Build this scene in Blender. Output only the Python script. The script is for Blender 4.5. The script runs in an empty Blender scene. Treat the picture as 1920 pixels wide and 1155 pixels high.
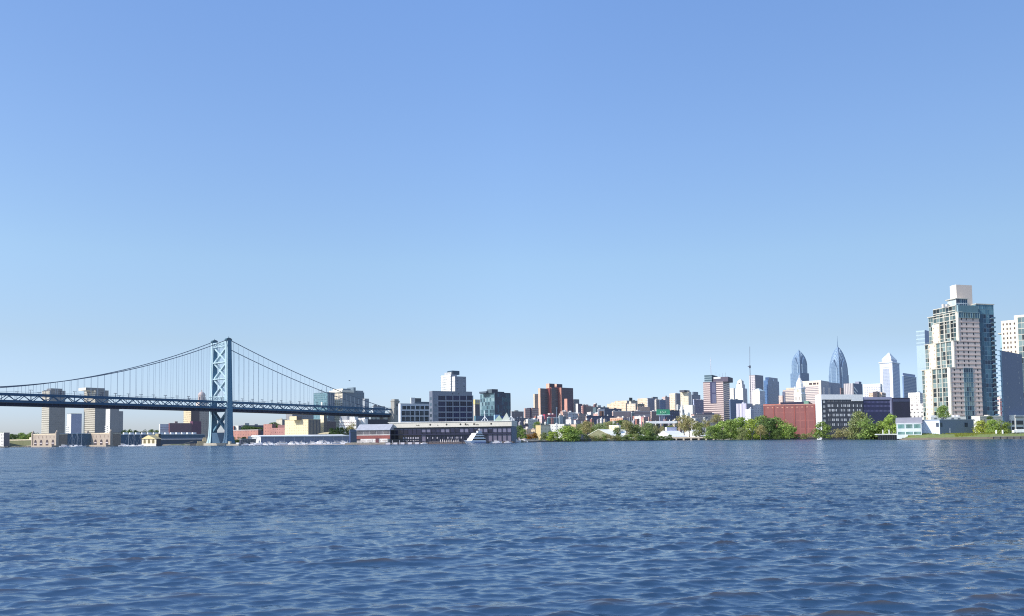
import bpy, math, random
import numpy as np
from mathutils import Vector, Matrix
R = math.radians
rnd = random.Random(7)
scene = bpy.context.scene
col = scene.collection

# ------------------------------------------------------------------ camera
FPX, CX, CY, H = 1500.0, 960.0, 745.0, 4.5        # focal length and optical centre in photo pixels, eye height
PITCH = math.atan((821.2 - CY) / FPX)
ROLL = 0.0115
_F = Vector((0, math.cos(PITCH), math.sin(PITCH)))
_U0 = Vector((0, -math.sin(PITCH), math.cos(PITCH)))
_R0 = Vector((1, 0, 0))
_U = (_U0 * math.cos(ROLL) + _R0 * math.sin(ROLL)).normalized()
_R = (_R0 * math.cos(ROLL) - _U0 * math.sin(ROLL)).normalized()
cam_d = bpy.data.cameras.new('camera')
cam_d.sensor_width = 36.0
cam_d.lens = FPX / 1920 * 36.0
cam_d.shift_y = (CY - 577.5) / 1920
cam_d.clip_start = 0.3
cam_d.clip_end = 80000
cam = bpy.data.objects.new('camera', cam_d)
col.objects.link(cam)
cam.matrix_world = Matrix(((_R.x, _U.x, -_F.x, 0), (_R.y, _U.y, -_F.y, 0), (_R.z, _U.z, -_F.z, H), (0, 0, 0, 1)))
scene.camera = cam

def ray(px, py):
    v = _F + _R * ((px - CX) / FPX) + _U * ((CY - py) / FPX)
    return v / v.y
def P(px, py, Y):
    v = ray(px, py) * Y
    return Vector((v.x, Y, v.z + H))
def yh(px):
    return 821.2 - ROLL * (px - 960)
def GX(px, Y):
    return P(px, yh(px), Y).x

# ------------------------------------------------------------------ light
SUN = Vector((-0.90, -0.43, 0)).normalized()
ELEV = R(36)
sun_dir = Vector((SUN.x * math.cos(ELEV), SUN.y * math.cos(ELEV), math.sin(ELEV)))
sl = bpy.data.lights.new('sun', 'SUN')
sl.energy = 4.9
sl.angle = R(0.53)
sl.color = (1.0, 0.95, 0.87)
so = bpy.data.objects.new('sun', sl)
col.objects.link(so)
so.rotation_euler = (-sun_dir).to_track_quat('-Z', 'Y').to_euler()
so.location = (-300, -100, 400)
w = bpy.data.worlds.new('World')
scene.world = w
w.use_nodes = True
nt = w.node_tree
nt.nodes.clear()
out = nt.nodes.new('ShaderNodeOutputWorld')
bg = nt.nodes.new('ShaderNodeBackground')
sky = nt.nodes.new('ShaderNodeTexSky')
sky.sky_type = 'NISHITA'
sky.sun_disc = False
sky.sun_elevation = ELEV
sky.sun_rotation = math.atan2(SUN.x, SUN.y) % (2 * math.pi)
sky.altitude = 0
sky.air_density = 1.0
sky.dust_density = 0.6
sky.ozone_density = 2.0
# the blue deepens with height and away from the sun
tcw = nt.nodes.new('ShaderNodeTexCoord')
spw = nt.nodes.new('ShaderNodeSeparateXYZ'); nt.links.new(tcw.outputs['Generated'], spw.inputs[0])
rmp = nt.nodes.new('ShaderNodeValToRGB')
els = [(.0, (.82, .935, 1.36)), (.03, (.82, .935, 1.36)), (.116, (.99, .985, 1.075)), (.213, (1.20, 1.235, 1.25)), (.336, (1.29, 1.38, 1.52)), (.5, (1.34, 1.52, 1.80))]
while len(rmp.color_ramp.elements) < len(els): rmp.color_ramp.elements.new(.5)
for e, (p_, c_) in zip(rmp.color_ramp.elements, els):
    e.position = p_; e.color = (*[x_ / 2 for x_ in c_], 1)
nt.links.new(spw.outputs['Z'], rmp.inputs['Fac'])
def wm_(op, a, b=None, c=None):
    x = nt.nodes.new('ShaderNodeMath'); x.operation = op
    for i, q in enumerate((a, b, c)):
        if q is None: continue
        if isinstance(q, (int, float)): x.inputs[i].default_value = q
        else: nt.links.new(q, x.inputs[i])
    return x.outputs[0]
def ramp_(v, a, b):
    x = nt.nodes.new('ShaderNodeMapRange'); x.inputs['From Min'].default_value = a; x.inputs['From Max'].default_value = b
    nt.links.new(v, x.inputs['Value']); return x.outputs[0]
wx_, wz_ = spw.outputs['X'], spw.outputs['Z']
right_ = wm_('MULTIPLY', wm_('MULTIPLY', wm_('MINIMUM', wm_('MAXIMUM', wx_, 0.0), .6), wm_('MULTIPLY_ADD', wz_, -0.45, 0.58)), ramp_(wz_, 0.0, 0.10))
left_ = wm_('MULTIPLY', wm_('MULTIPLY', wm_('POWER', wm_('MINIMUM', wm_('MAXIMUM', wm_('MULTIPLY', wx_, -1.0), 0.0), .6), 1.5), .42), ramp_(wz_, 0.2, 0.5))
dim_ = wm_('SUBTRACT', 2.0, wm_('MULTIPLY', wm_('ADD', right_, left_), 2.0))
sc1 = nt.nodes.new('ShaderNodeVectorMath'); sc1.operation = 'SCALE'
nt.links.new(rmp.outputs['Color'], sc1.inputs[0]); nt.links.new(dim_, sc1.inputs['Scale'])
mulc = nt.nodes.new('ShaderNodeVectorMath'); mulc.operation = 'MULTIPLY'
nt.links.new(sky.outputs['Color'], mulc.inputs[0]); nt.links.new(sc1.outputs[0], mulc.inputs[1])
bg.inputs['Strength'].default_value = 0.15
nt.links.new(mulc.outputs['Vector'], bg.inputs['Color'])
nt.links.new(bg.outputs['Background'], out.inputs['Surface'])
scene.cycles.use_denoising = False
scene.cycles.filter_width = 1.1
scene.view_settings.view_transform = 'Standard'
scene.view_settings.look = 'None'
scene.view_settings.exposure = 0
scene.view_settings.gamma = 1

# ------------------------------------------------------------------ materials
def lin(c):
    return tuple(((x / 255) / 12.92 if x / 255 <= 0.04045 else ((x / 255 + 0.055) / 1.055) ** 2.4) for x in c)
HAZE_GLOW = (0.47, 0.62, 0.84)
_mats = {}
def _base(name):
    m = bpy.data.materials.new(name)
    m.use_nodes = True
    n = m.node_tree
    n.nodes.clear()
    o = n.nodes.new('ShaderNodeOutputMaterial')
    b = n.nodes.new('ShaderNodeBsdfPrincipled')
    return m, n, o, b
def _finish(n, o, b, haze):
    if haze > 0:  # airlight glow emitted by the surface itself; also lifts shaded faces
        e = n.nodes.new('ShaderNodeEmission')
        e.inputs['Color'].default_value = (*HAZE_GLOW, 1)
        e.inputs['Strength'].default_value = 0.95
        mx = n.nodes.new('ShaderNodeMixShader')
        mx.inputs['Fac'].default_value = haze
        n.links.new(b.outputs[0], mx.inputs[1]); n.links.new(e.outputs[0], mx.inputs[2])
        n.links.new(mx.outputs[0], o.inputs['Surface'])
    else:
        n.links.new(b.outputs[0], o.inputs['Surface'])
def math_n(n, op, a, b=None, c=None):
    x = n.nodes.new('ShaderNodeMath'); x.operation = op
    for i, s in enumerate((a, b, c)):
        if s is None: continue
        if isinstance(s, (int, float)): x.inputs[i].default_value = s
        else: n.links.new(s, x.inputs[i])
    return x.outputs[0]
def mixc(n, fac, a, b):
    x = n.nodes.new('ShaderNodeMix'); x.data_type = 'RGBA'
    if isinstance(fac, (int, float)): x.inputs['Factor'].default_value = fac
    else: n.links.new(fac, x.inputs['Factor'])
    for k, s in (('A', a), ('B', b)):
        i = [q for q in x.inputs if q.name == k and q.type == 'RGBA'][0]
        if isinstance(s, tuple): i.default_value = (*s[:3], 1)
        else: n.links.new(s, i)
    return [q for q in x.outputs if q.type == 'RGBA'][0]
def dirt(n, colr, amt, scale):
    """base colour broken up by weathering: blotches and faint vertical streaks"""
    tc = n.nodes.new('ShaderNodeTexCoord')
    mp = n.nodes.new('ShaderNodeMapping'); mp.inputs['Scale'].default_value = (1, 1, 0.35)
    n.links.new(tc.outputs['Object'], mp.inputs['Vector'])
    nz = n.nodes.new('ShaderNodeTexNoise'); nz.inputs['Scale'].default_value = scale
    nz.inputs['Detail'].default_value = 6; nz.inputs['Roughness'].default_value = 0.65
    n.links.new(mp.outputs[0], nz.inputs['Vector'])
    f = n.nodes.new('ShaderNodeMapRange')
    f.inputs['From Min'].default_value = 0.3; f.inputs['From Max'].default_value = 0.7
    f.inputs['To Min'].default_value = 1 - amt; f.inputs['To Max'].default_value = 1 + amt * 0.6
    n.links.new(nz.outputs['Fac'], f.inputs['Value'])
    vm = n.nodes.new('ShaderNodeVectorMath'); vm.operation = 'SCALE'
    if isinstance(colr, tuple): vm.inputs[0].default_value = colr[:3]
    else: n.links.new(colr, vm.inputs[0])
    n.links.new(f.outputs[0], vm.inputs['Scale'])
    return vm.outputs[0]
def S(r, g, b, haze=0.055, rough=0.8, amt=0.16, scale=0.25, metal=0.0, spec=0.3):
    """plain weathered surface; colour given in 0-255 display values of its albedo"""
    k = ('S', r, g, b, haze, rough, amt, scale, metal, spec)
    if k in _mats: return _mats[k]
    m, n, o, bs = _base('painted_surface')
    n.links.new(dirt(n, lin((r, g, b)), amt, scale), bs.inputs['Base Color'])
    bs.inputs['Roughness'].default_value = rough
    bs.inputs['Metallic'].default_value = metal
    bs.inputs['Specular IOR Level'].default_value = spec
    _finish(n, o, bs, haze)
    _mats[k] = m
    return m
def FAC(wall, win, wx, wz, fx, fz, haze=0.075, amt=0.14, var=0.6, z0=0.0, lite=0.0, rough=0.75, band=None):
    """masonry pierced by rows of small distant windows; wx, wz = bay and storey size in metres, fx, fz = window share"""
    k = ('F', wall, win, wx, wz, fx, fz, haze, amt, var, z0, lite, rough, band)
    if k in _mats: return _mats[k]
    m, n, o, bs = _base('windowed_facade')
    tc = n.nodes.new('ShaderNodeTexCoord')
    sp = n.nodes.new('ShaderNodeSeparateXYZ'); n.links.new(tc.outputs['Object'], sp.inputs[0])
    sn = n.nodes.new('ShaderNodeSeparateXYZ'); n.links.new(tc.outputs['Normal'], sn.inputs[0])
    ax = math_n(n, 'GREATER_THAN', math_n(n, 'ABSOLUTE', sn.outputs['X']), 0.7)
    az = math_n(n, 'LESS_THAN', math_n(n, 'ABSOLUTE', sn.outputs['Z']), 0.5)
    u = math_n(n, 'ADD', math_n(n, 'MULTIPLY', sp.outputs['Y'], ax), math_n(n, 'MULTIPLY', sp.outputs['X'], math_n(n, 'SUBTRACT', 1.0, ax)))
    un = math_n(n, 'DIVIDE', u, wx)
    zn = math_n(n, 'DIVIDE', math_n(n, 'SUBTRACT', sp.outputs['Z'], z0), wz)
    fu, fzz = math_n(n, 'FRACT', un), math_n(n, 'FRACT', zn)
    inx = math_n(n, 'LESS_THAN', math_n(n, 'ABSOLUTE', math_n(n, 'SUBTRACT', fu, 0.5)), fx / 2 if fx < 1 else 2.0)
    inz = math_n(n, 'LESS_THAN', math_n(n, 'ABSOLUTE', math_n(n, 'SUBTRACT', fzz, 0.5)), fz / 2 if fz < 1 else 2.0)
    mask = math_n(n, 'MULTIPLY', math_n(n, 'MULTIPLY', inx, inz), az)
    cb = n.nodes.new('ShaderNodeCombineXYZ')
    n.links.new(math_n(n, 'FLOOR', un), cb.inputs[0]); n.links.new(math_n(n, 'FLOOR', zn), cb.inputs[1]); n.links.new(ax, cb.inputs[2])
    wn = n.nodes.new('ShaderNodeTexWhiteNoise'); wn.noise_dimensions = '3D'
    n.links.new(cb.outputs[0], wn.inputs['Vector'])
    wl, wi = lin(wall), lin(win)
    light = tuple(min(1, a * (1 + 1.6 * var) + 0.05 * var) for a in wi)
    dark = tuple(a * (1 - 0.6 * var) for a in wi)
    wc = mixc(n, math_n(n, 'POWER', wn.outputs['Value'], 1.6), dark, light)
    if lite > 0:
        wc = mixc(n, math_n(n, 'GREATER_THAN', wn.outputs['Value'], 1 - lite), wc, lin((215, 215, 210)))
    wcol = dirt(n, wl, amt, 0.12)
    if band:
        bz = math_n(n, 'LESS_THAN', fzz, 0.16)
        wcol = mixc(n, math_n(n, 'MULTIPLY', bz, az), wcol, lin(band))
    n.links.new(mixc(n, mask, wcol, wc), bs.inputs['Base Color'])
    n.links.new(math_n(n, 'SUBTRACT', rough, math_n(n, 'MULTIPLY', mask, rough - 0.22)), bs.inputs['Roughness'])
    bs.inputs['Specular IOR Level'].default_value = 0.4
    _finish(n, o, bs, haze)
    _mats[k] = m
    return m
def GLASS(r, g, b, haze=0.012, rough=0.12, var=0.5):
    k = ('G', r, g, b, haze, rough, var)
    if k in _mats: return _mats[k]
    m, n, o, bs = _base('window_glass')
    oi = n.nodes.new('ShaderNodeObjectInfo')
    c = lin((r, g, b))
    dk = tuple(x * (1 - var) for x in c); lt = tuple(min(1, x * (1 + var) + 0.03 * var) for x in c)
    n.links.new(dirt(n, mixc(n, oi.outputs['Random'], dk, lt), 0.2, 0.4), bs.inputs['Base Color'])
    bs.inputs['Roughness'].default_value = rough
    bs.inputs['Specular IOR Level'].default_value = 0.5
    _finish(n, o, bs, haze)
    _mats[k] = m
    return m

# ------------------------------------------------------------------ mesh builder
class MB:
    def __init__(s): s.v, s.f, s.m = [], [], []
    def add(s, vs, fs, m=0):
        k = len(s.v)
        s.v += [tuple(p) for p in vs]
        for i, f in enumerate(fs):
            s.f.append(tuple(k + j for j in f))
            s.m.append(m[i] if isinstance(m, (list, tuple)) else m)
        return s
    def box(s, x0, y0, z0, x1, y1, z1, m=0, mA=None, mB=None, mT=None):
        vs = [(x0,y0,z0),(x1,y0,z0),(x1,y1,z0),(x0,y1,z0),(x0,y0,z1),(x1,y0,z1),(x1,y1,z1),(x0,y1,z1)]
        fs = [(0,3,2,1),(4,5,6,7),(0,1,5,4),(1,2,6,5),(2,3,7,6),(3,0,4,7)]
        ms = [m, m if mT is None else mT, m if mB is None else mB, m, m, m if mA is None else mA]
        return s.add(vs, fs, ms)
    def beam(s, p, q, w, h, m=0):
        p, q = Vector(p), Vector(q)
        d = (q - p).normalized()
        up = Vector((0,0,1)) if abs(d.z) < 0.95 else Vector((0,1,0))
        a = d.cross(up).normalized() * w / 2
        b = a.cross(d).normalized() * h / 2
        vs = [p-a-b, p+a-b, p+a+b, p-a+b, q-a-b, q+a-b, q+a+b, q-a+b]
        return s.add(vs, [(0,1,2,3)[::-1],(4,5,6,7),(0,1,5,4),(1,2,6,5),(2,3,7,6),(3,0,4,7)], m)
    def prism(s, poly, z0, z1, m=0, mt=None, scale=1.0, c=None):
        n = len(poly)
        if c is None: c = (sum(p[0] for p in poly)/n, sum(p[1] for p in poly)/n)
        top = [(c[0]+(x-c[0])*scale, c[1]+(y-c[1])*scale) for x, y in poly]
        vs = [(x,y,z0) for x,y in poly] + [(x,y,z1) for x,y in top]
        fs = [tuple(range(n))[::-1], tuple(range(n,2*n))] + [(i,(i+1)%n,n+(i+1)%n,n+i) for i in range(n)]
        return s.add(vs, fs, [m, m if mt is None else mt] + [m]*n)
    def extr(s, poly, axis, c0, c1, m=0, mend=None):
        """closed polygon (a, z) pushed along 'x' or 'y'"""
        n = len(poly)
        mk = (lambda a, z, c: (c, a, z)) if axis == 'x' else (lambda a, z, c: (a, c, z))
        vs = [mk(a,z,c0) for a,z in poly] + [mk(a,z,c1) for a,z in poly]
        fs = [tuple(range(n)), tuple(range(n,2*n))[::-1]] + [(i,n+i,n+(i+1)%n,(i+1)%n) for i in range(n)]
        me = m if mend is None else mend
        return s.add(vs, fs, [me, me] + [m]*n)
    def cone(s, x, y, z0, z1, r0, r1, n=10, m=0):
        vs = [(x+r0*math.cos(6.2832*i/n), y+r0*math.sin(6.2832*i/n), z0) for i in range(n)]
        vs += [(x+r1*math.cos(6.2832*i/n), y+r1*math.sin(6.2832*i/n), z1) for i in range(n)]
        return s.add(vs, [tuple(range(n))[::-1], tuple(range(n,2*n))] + [(i,(i+1)%n,n+(i+1)%n,n+i) for i in range(n)], m)
    def lathe(s, prof, x=0, y=0, n=12, m=0):
        for (r0,z0),(r1,z1) in zip(prof, prof[1:]): s.cone(x, y, z0, z1, max(r0,.01), max(r1,.01), n, m)
        return s
    def tube(s, pts, r, n=6, m=0):
        pts = [Vector(p) for p in pts]
        rings = []
        for i, p in enumerate(pts):
            d = (pts[min(i+1,len(pts)-1)] - pts[max(i-1,0)]).normalized()
            up = Vector((0,0,1)) if abs(d.z) < .9 else Vector((0,1,0))
            a = d.cross(up).normalized(); b = a.cross(d).normalized()
            rr = r[i] if isinstance(r, (list, tuple)) else r
            rings.append([p + a*rr*math.cos(6.2832*k/n) + b*rr*math.sin(6.2832*k/n) for k in range(n)])
        k = len(s.v)
        for g in rings: s.v += [tuple(p) for p in g]
        for i in range(len(rings)-1):
            for j in range(n):
                s.f.append((k+i*n+j, k+i*n+(j+1)%n, k+(i+1)*n+(j+1)%n, k+(i+1)*n+j)); s.m.append(m)
        s.f.append(tuple(range(k,k+n))[::-1]); s.m.append(m)
        s.f.append(tuple(range(k+(len(rings)-1)*n,k+len(rings)*n))); s.m.append(m)
        return s
    def mesh(s, name, mats):
        me = bpy.data.meshes.new(name)
        me.from_pydata(s.v, [], s.f)
        for m in mats: me.materials.append(m)
        me.polygons.foreach_set('material_index', s.m)
        me.update()
        return me
    def build(s, name, mats, parent=None, loc=(0,0,0)):
        return mobj(name, s.mesh(name, mats if isinstance(mats, (list, tuple)) else [mats]), parent, loc)
def mobj(name, me, parent=None, loc=(0,0,0)):
    o = bpy.data.objects.new(name, me)
    col.objects.link(o)
    o.location = loc
    if parent: o.parent = parent
    return o
def tag(o, label, cat, group=None, kind=None):
    if label: o['label'] = label
    if cat: o['category'] = cat
    if group: o['group'] = group
    if kind: o['kind'] = kind
    return o
def empty(name, label, cat, loc=(0,0,0), rz=0.0, group=None):
    o = bpy.data.objects.new(name, None)
    o.empty_display_size = 1
    col.objects.link(o)
    o.location = loc; o.rotation_euler = (0,0,rz)
    return tag(o, label, cat, group)
def structure(o):
    o['kind'] = 'structure'; return o
def kids(o): return [c for c in o.children]
def copy_tree(o, parent=None):
    c = o.copy(); col.objects.link(c)
    if parent is not None: c.parent = parent
    for ch in o.children: copy_tree(ch, c)
    return c

# ------------------------------------------------------------------ buildings
class Bd: pass
def windowed(m, wx=3.3, wz=3.5):
    """the same wall with rows of small windows"""
    for k, v in _mats.items():
        if v is m and k[0] == 'S':
            c = k[1:4]
            d = sum(c)/3
            w_ = tuple(x*.72 for x in c) if d > 70 else tuple(min(255, x*1.5+14) for x in c)
            return FAC(c, w_, wx, wz, .4, .42, haze=max(k[4],.10), var=.45)
    return m
_unit = {}
def unit_pane(face, mat, style):
    k = (face, mat.name if not isinstance(mat, tuple) else tuple(x.name for x in mat), style)
    if k in _unit: return _unit[k]
    mb = MB()
    def bx(u0, z0, u1, z1, d, m):
        if face == 'A': mb.box(-d, u0, z0, 0.1, u1, z1, m)
        else: mb.box(u0, -d, z0, u1, 0.1, z1, m)
    if style == 'plain': bx(0,0,1,1,0.05,0)
    else:
        nx, nz = style
        bx(0,0,1,1,0.04,0)
        t = 0.05
        for i in range(nx+1): bx(max(0,i/nx-t/2),0,min(1,i/nx+t/2),1,0.12,1)
        for i in range(nz+1): bx(0,max(0,i/nz-t/2),1,min(1,i/nz+t/2),0.115,1)
    mats = list(mat) if isinstance(mat, tuple) else [mat]
    _unit[k] = mb.mesh('window', mats)
    return _unit[k]
def bld(name, label, cat, pl, pc, pr, pt, Y, a=40, mA=None, mB=None, mR=None, depth=None, base=2.0, group=None,
        parapet=0.7, units=0, bare=False, pbase=None):
    """box building seen corner-on: pl..pc = lit left face, pc..pr = right face (photo columns), pt = row of the top of the near corner"""
    t = Bd()
    a = R(a); t.a = a; t.ca, t.sa = math.cos(a), math.sin(a)
    t.Y = Y; t.mid = (pt + yh(pc)) / 2
    t.xc = ray(pc, t.mid).x * Y
    if pbase is not None: base = P(pc, pbase, Y).z
    t.base = base; t.pc = pc
    t.w = t.fx(pr) if False else None
    def fx(px):
        u = ray(px, t.mid).x
        return (u*Y - t.xc) / (t.ca - u*t.sa)
    def fy(px):
        u = ray(px, t.mid).x
        return (t.xc - u*Y) / (t.sa + u*t.ca)
    def fz(py, px=None, off=0.0):
        return P(pc if px is None else px, py, Y + off).z - base
    t.fx, t.fy, t.fz = fx, fy, fz
    t.w = fx(pr) if pr > pc else (depth or 20)
    t.d = fy(pl) if pl < pc else (depth or 20)
    if depth and pl >= pc: t.d = depth
    t.h = fz(pt)
    t.root = empty(name, label, cat, (t.xc, Y, base), a, group)
    mA = mA or mB; mB = mB or mA  # mA is often the sunlit tone, mB the shaded tone of one wall
    mR = mR or S(140,138,135)
    mb = MB().box(0, 0, -2.5, t.w, t.d, t.h, 0, mA=0, mB=1, mT=2)
    # the far sides repeat the two seen ones
    mb.m[-3] = 0; mb.m[-2] = 1
    t.wall = mb.build('wall', [mA, mB, mR], t.root)
    t.nwin = 0; t.rest = None
    if not bare:
        mb = MB()
        th = min(0.5, t.w/6, t.d/6); ph = parapet
        mb.box(-.12,-.12,t.h-.15,t.w+.12,th,t.h+ph).box(-.12,t.d-th,t.h-.15,t.w+.12,t.d+.12,t.h+ph)
        mb.box(-.12,th,t.h-.15,th,t.d-th,t.h+ph).box(t.w-th,th,t.h-.15,t.w+.12,t.d-th,t.h+ph)
        t.roof = mb.build('parapet', [mR], t.root)
        r2 = random.Random(int(pc*7+pt))
        for i in range(units):
            sx, sy, sz = r2.uniform(.12,.3)*t.w, r2.uniform(.15,.35)*t.d, r2.uniform(1.5,4.0)
            x, y = r2.uniform(.08,.62)*t.w, r2.uniform(.08,.6)*t.d
            MB().box(x,y,t.h,x+sx,y+sy,t.h+sz).build('rooftop_plant_room', [mR if r2.random()<.5 else S(190,188,182)], t.root)
    return t
def pane(t, face, u, z, w, h, mat, style='plain', name='window', off=0.0):
    """one window, its lower left corner at (u, z) on face A (left) or B (right)"""
    if t.nwin >= 100:
        if t.rest is None: t.rest = {}
        k = (name, mat.name if not isinstance(mat, tuple) else mat[0].name)
        mb, mm = t.rest.setdefault(k, (MB(), mat))
        if face == 'A': mb.box(-.05-off, u, z, .1-off, u+w, z+h)
        else: mb.box(u, -.05-off, z, u+w, .1-off, z+h)
        return None
    t.nwin += 1
    o = mobj(name, unit_pane(face, mat, style), t.root)
    if face == 'A': o.location = (-off, u, z); o.scale = (1, w, h)
    else: o.location = (u, -off, z); o.scale = (w, 1, h)
    return o
def flush(t):
    if t.rest:
        for (name, _), (mb, mm) in t.rest.items():
            o = mb.build(name, [mm[0] if isinstance(mm, tuple) else mm], t.root); o['kind'] = 'stuff'
        t.rest = None
def grid(t, face, u0, u1, nx, z0, z1, nz, fw, fh, mat, style='plain', keep=None, name='window', off=0.0):
    du, dz = (u1-u0)/nx, (z1-z0)/nz
    for j in range(nz):
        for i in range(nx):
            if keep and not keep(i, j): continue
            pane(t, face, u0+du*(i+.5-fw/2), z0+dz*(j+.5-fh/2), du*fw, dz*fh, mat, style, name, off)
def sub(t, name, mb, mats): return mb.build(name, mats, t.root)
# ------------------------------------------------------------------ water
def make_water():
    fh = FPX * H
    q = [900.0]
    while q[-1] > 2.5:
        c_ = q[-1]
        q.append(c_ - (6.0 if c_ > 400 else 0.2 + 0.36 * min(1, c_ / 150) + (5.2 * (c_ - 345) / 55 if c_ > 345 else 0)))
    q = np.array(q)
    r = fh / q
    ang = np.arange(-0.80, 0.80, 0.0014)
    rr, aa = np.meshgrid(r, ang, indexing='ij')
    X = rr * np.sin(aa); Y = rr * np.cos(aa)
    dr = np.gradient(r)[:, None]
    rng = np.random.RandomState(11)
    N = 160
    lam = np.exp(rng.uniform(math.log(0.16), math.log(5.0), N))
    th = rng.normal(0, 0.42, N) + 0.12
    wgt = np.exp(-0.5 * ((np.log(lam) - math.log(0.68)) / 1.0) ** 2)
    sl = 0.235 * math.sqrt(2) * wgt / math.sqrt((wgt ** 2).sum())
    k = 2 * math.pi / lam
    A = sl / k
    ph = rng.uniform(0, 2 * math.pi, N)
    dx = np.zeros_like(X); dy = np.zeros_like(X); dz = np.zeros_like(X)
    # slow gusts: patches where the chop is stronger or weaker
    g = np.ones_like(X)
    for i in range(9):
        l = rng.uniform(9, 60); t = rng.normal(0, 0.9)
        g += 0.08 * np.sin((X * math.sin(t) * 0.6 + Y * math.cos(t)) * 2 * math.pi / l + rng.uniform(0, 6.28))
    tot = (sl ** 2).sum(); kept = np.zeros((X.shape[0], 1))
    for i in range(N):
        kx, ky = k[i] * math.sin(th[i]), -k[i] * math.cos(th[i])
        att = np.clip((lam[i] / np.abs(dr) - 0.7) / 1.3, 0, 1)
        kept = kept + att ** 2 * sl[i] ** 2
        if att.max() <= 0: continue
        p = kx * X + ky * Y + ph[i]
        c = np.cos(p) * A[i] * att
        s = np.sin(p) * A[i] * att
        dz += c; dx -= s * kx / k[i]; dy -= s * ky / k[i]
    X2 = X + dx * g; Y2 = Y + dy * g; Z2 = dz * g
    nr, nc = X.shape
    co = np.stack([X2, Y2, Z2], -1).reshape(-1, 3).astype(np.float32)
    idx = np.arange(nr * nc).reshape(nr, nc)
    quads = np.stack([idx[:-1, :-1], idx[:-1, 1:], idx[1:, 1:], idx[1:, :-1]], -1).reshape(-1, 4)[:, ::-1]
    me = bpy.data.meshes.new('water')
    me.vertices.add(len(co)); me.vertices.foreach_set('co', co.ravel())
    nf = len(quads)
    me.loops.add(nf * 4); me.loops.foreach_set('vertex_index', quads.ravel().astype(np.int32))
    me.polygons.add(nf)
    me.polygons.foreach_set('loop_start', np.arange(0, nf * 4, 4, dtype=np.int32))
    me.polygons.foreach_set('use_smooth', np.ones(nf, dtype=bool))
    me.update(calc_edges=True)
    lost = np.sqrt(np.clip(1 - kept / tot, 0, 1)) * np.ones_like(X)
    at = me.attributes.new('ripple', 'FLOAT', 'POINT'); at.data.foreach_set('value', lost.astype(np.float32).ravel())
    m, n, o, b = _base('river_water')
    geo = n.nodes.new('ShaderNodeNewGeometry')
    def noise(sx, sy, scale, det, rot=0.0):
        mp = n.nodes.new('ShaderNodeMapping'); mp.inputs['Scale'].default_value = (sx, sy, 1); mp.inputs['Rotation'].default_value = (0,0,rot)
        n.links.new(geo.outputs['Position'], mp.inputs['Vector'])
        z = n.nodes.new('ShaderNodeTexNoise'); z.inputs['Scale'].default_value = scale; z.inputs['Detail'].default_value = det
        z.inputs['Roughness'].default_value = 0.55
        n.links.new(mp.outputs[0], z.inputs['Vector'])
        return z.outputs['Fac']
    fine = noise(0.45, 1, 4.0, 5, 0.1)
    mid = noise(0.4, 1, 1.1, 4, -0.1)
    big = noise(0.5, 1, 0.13, 5, 0.05)
    gust = noise(0.22, 1, 0.022, 3, 0.0)
    an = n.nodes.new('ShaderNodeAttribute'); an.attribute_name = 'ripple'; rip = an.outputs['Fac']
    hgt = math_n(n, 'ADD', math_n(n, 'MULTIPLY', fine, 0.03), math_n(n, 'MULTIPLY', mid, math_n(n, 'MULTIPLY_ADD', rip, 0.85, 0.02)))
    hgt = math_n(n, 'ADD', hgt, math_n(n, 'MULTIPLY', big, math_n(n, 'MULTIPLY_ADD', rip, 2.4, 0.2)))
    wide = noise(0.5, 1, 0.035, 5, -0.08)
    hgt = math_n(n, 'ADD', hgt, math_n(n, 'MULTIPLY', wide, math_n(n, 'MULTIPLY', math_n(n, 'MULTIPLY', rip, rip), 7.0)))
    bp = n.nodes.new('ShaderNodeBump'); bp.inputs['Distance'].default_value = 1.0
    n.links.new(hgt, bp.inputs['Height'])
    st = n.nodes.new('ShaderNodeMapRange'); st.inputs['From Min'].default_value = .35; st.inputs['From Max'].default_value = .65
    st.inputs['To Min'].default_value = .55; st.inputs['To Max'].default_value = 1.0
    n.links.new(gust, st.inputs['Value']); n.links.new(st.outputs[0], bp.inputs['Strength'])
    n.links.new(bp.outputs[0], b.inputs['Normal'])
    c = mixc(n, big, (0.012, 0.040, 0.085), (0.020, 0.054, 0.104))
    # silt stirred up in the shallows near the viewer's bank
    spz = n.nodes.new('ShaderNodeSeparateXYZ'); n.links.new(geo.outputs['Position'], spz.inputs[0])
    sh = n.nodes.new('ShaderNodeMapRange'); sh.inputs['From Min'].default_value = 90; sh.inputs['From Max'].default_value = 15
    n.links.new(spz.outputs['Y'], sh.inputs['Value'])
    cr_ = n.nodes.new('ShaderNodeMapRange'); cr_.inputs['From Min'].default_value = .02; cr_.inputs['From Max'].default_value = .12
    n.links.new(spz.outputs['Z'], cr_.inputs['Value'])
    c = mixc(n, math_n(n, 'MULTIPLY', math_n(n, 'MULTIPLY', sh.outputs[0], cr_.outputs[0]), .9), c, (0.062, 0.048, 0.030))
    n.links.new(c, b.inputs['Base Color'])
    n.links.new(math_n(n, 'MULTIPLY_ADD', rip, 0.15, 0.05), b.inputs['Roughness'])
    strk = noise(1.0, 0.33, 0.16, 7, 0.12)
    sk = n.nodes.new('ShaderNodeMapRange'); sk.inputs['From Min'].default_value = .38; sk.inputs['From Max'].default_value = .62
    sk.inputs['To Min'].default_value = -1; sk.inputs['To Max'].default_value = 1
    n.links.new(strk, sk.inputs['Value'])
    n.links.new(math_n(n, 'MULTIPLY_ADD', sk.outputs[0], math_n(n, 'MULTIPLY_ADD', rip, 0.12, 0.1), math_n(n, 'MULTIPLY_ADD', rip, -0.7, 1.0)), b.inputs['Specular IOR Level'])
    b.inputs['IOR'].default_value = 1.75
    n.links.new(b.outputs[0], o.inputs['Surface'])
    me.materials.append(m)
    ob = mobj('water', me)
    structure(ob)
make_water()

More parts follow.
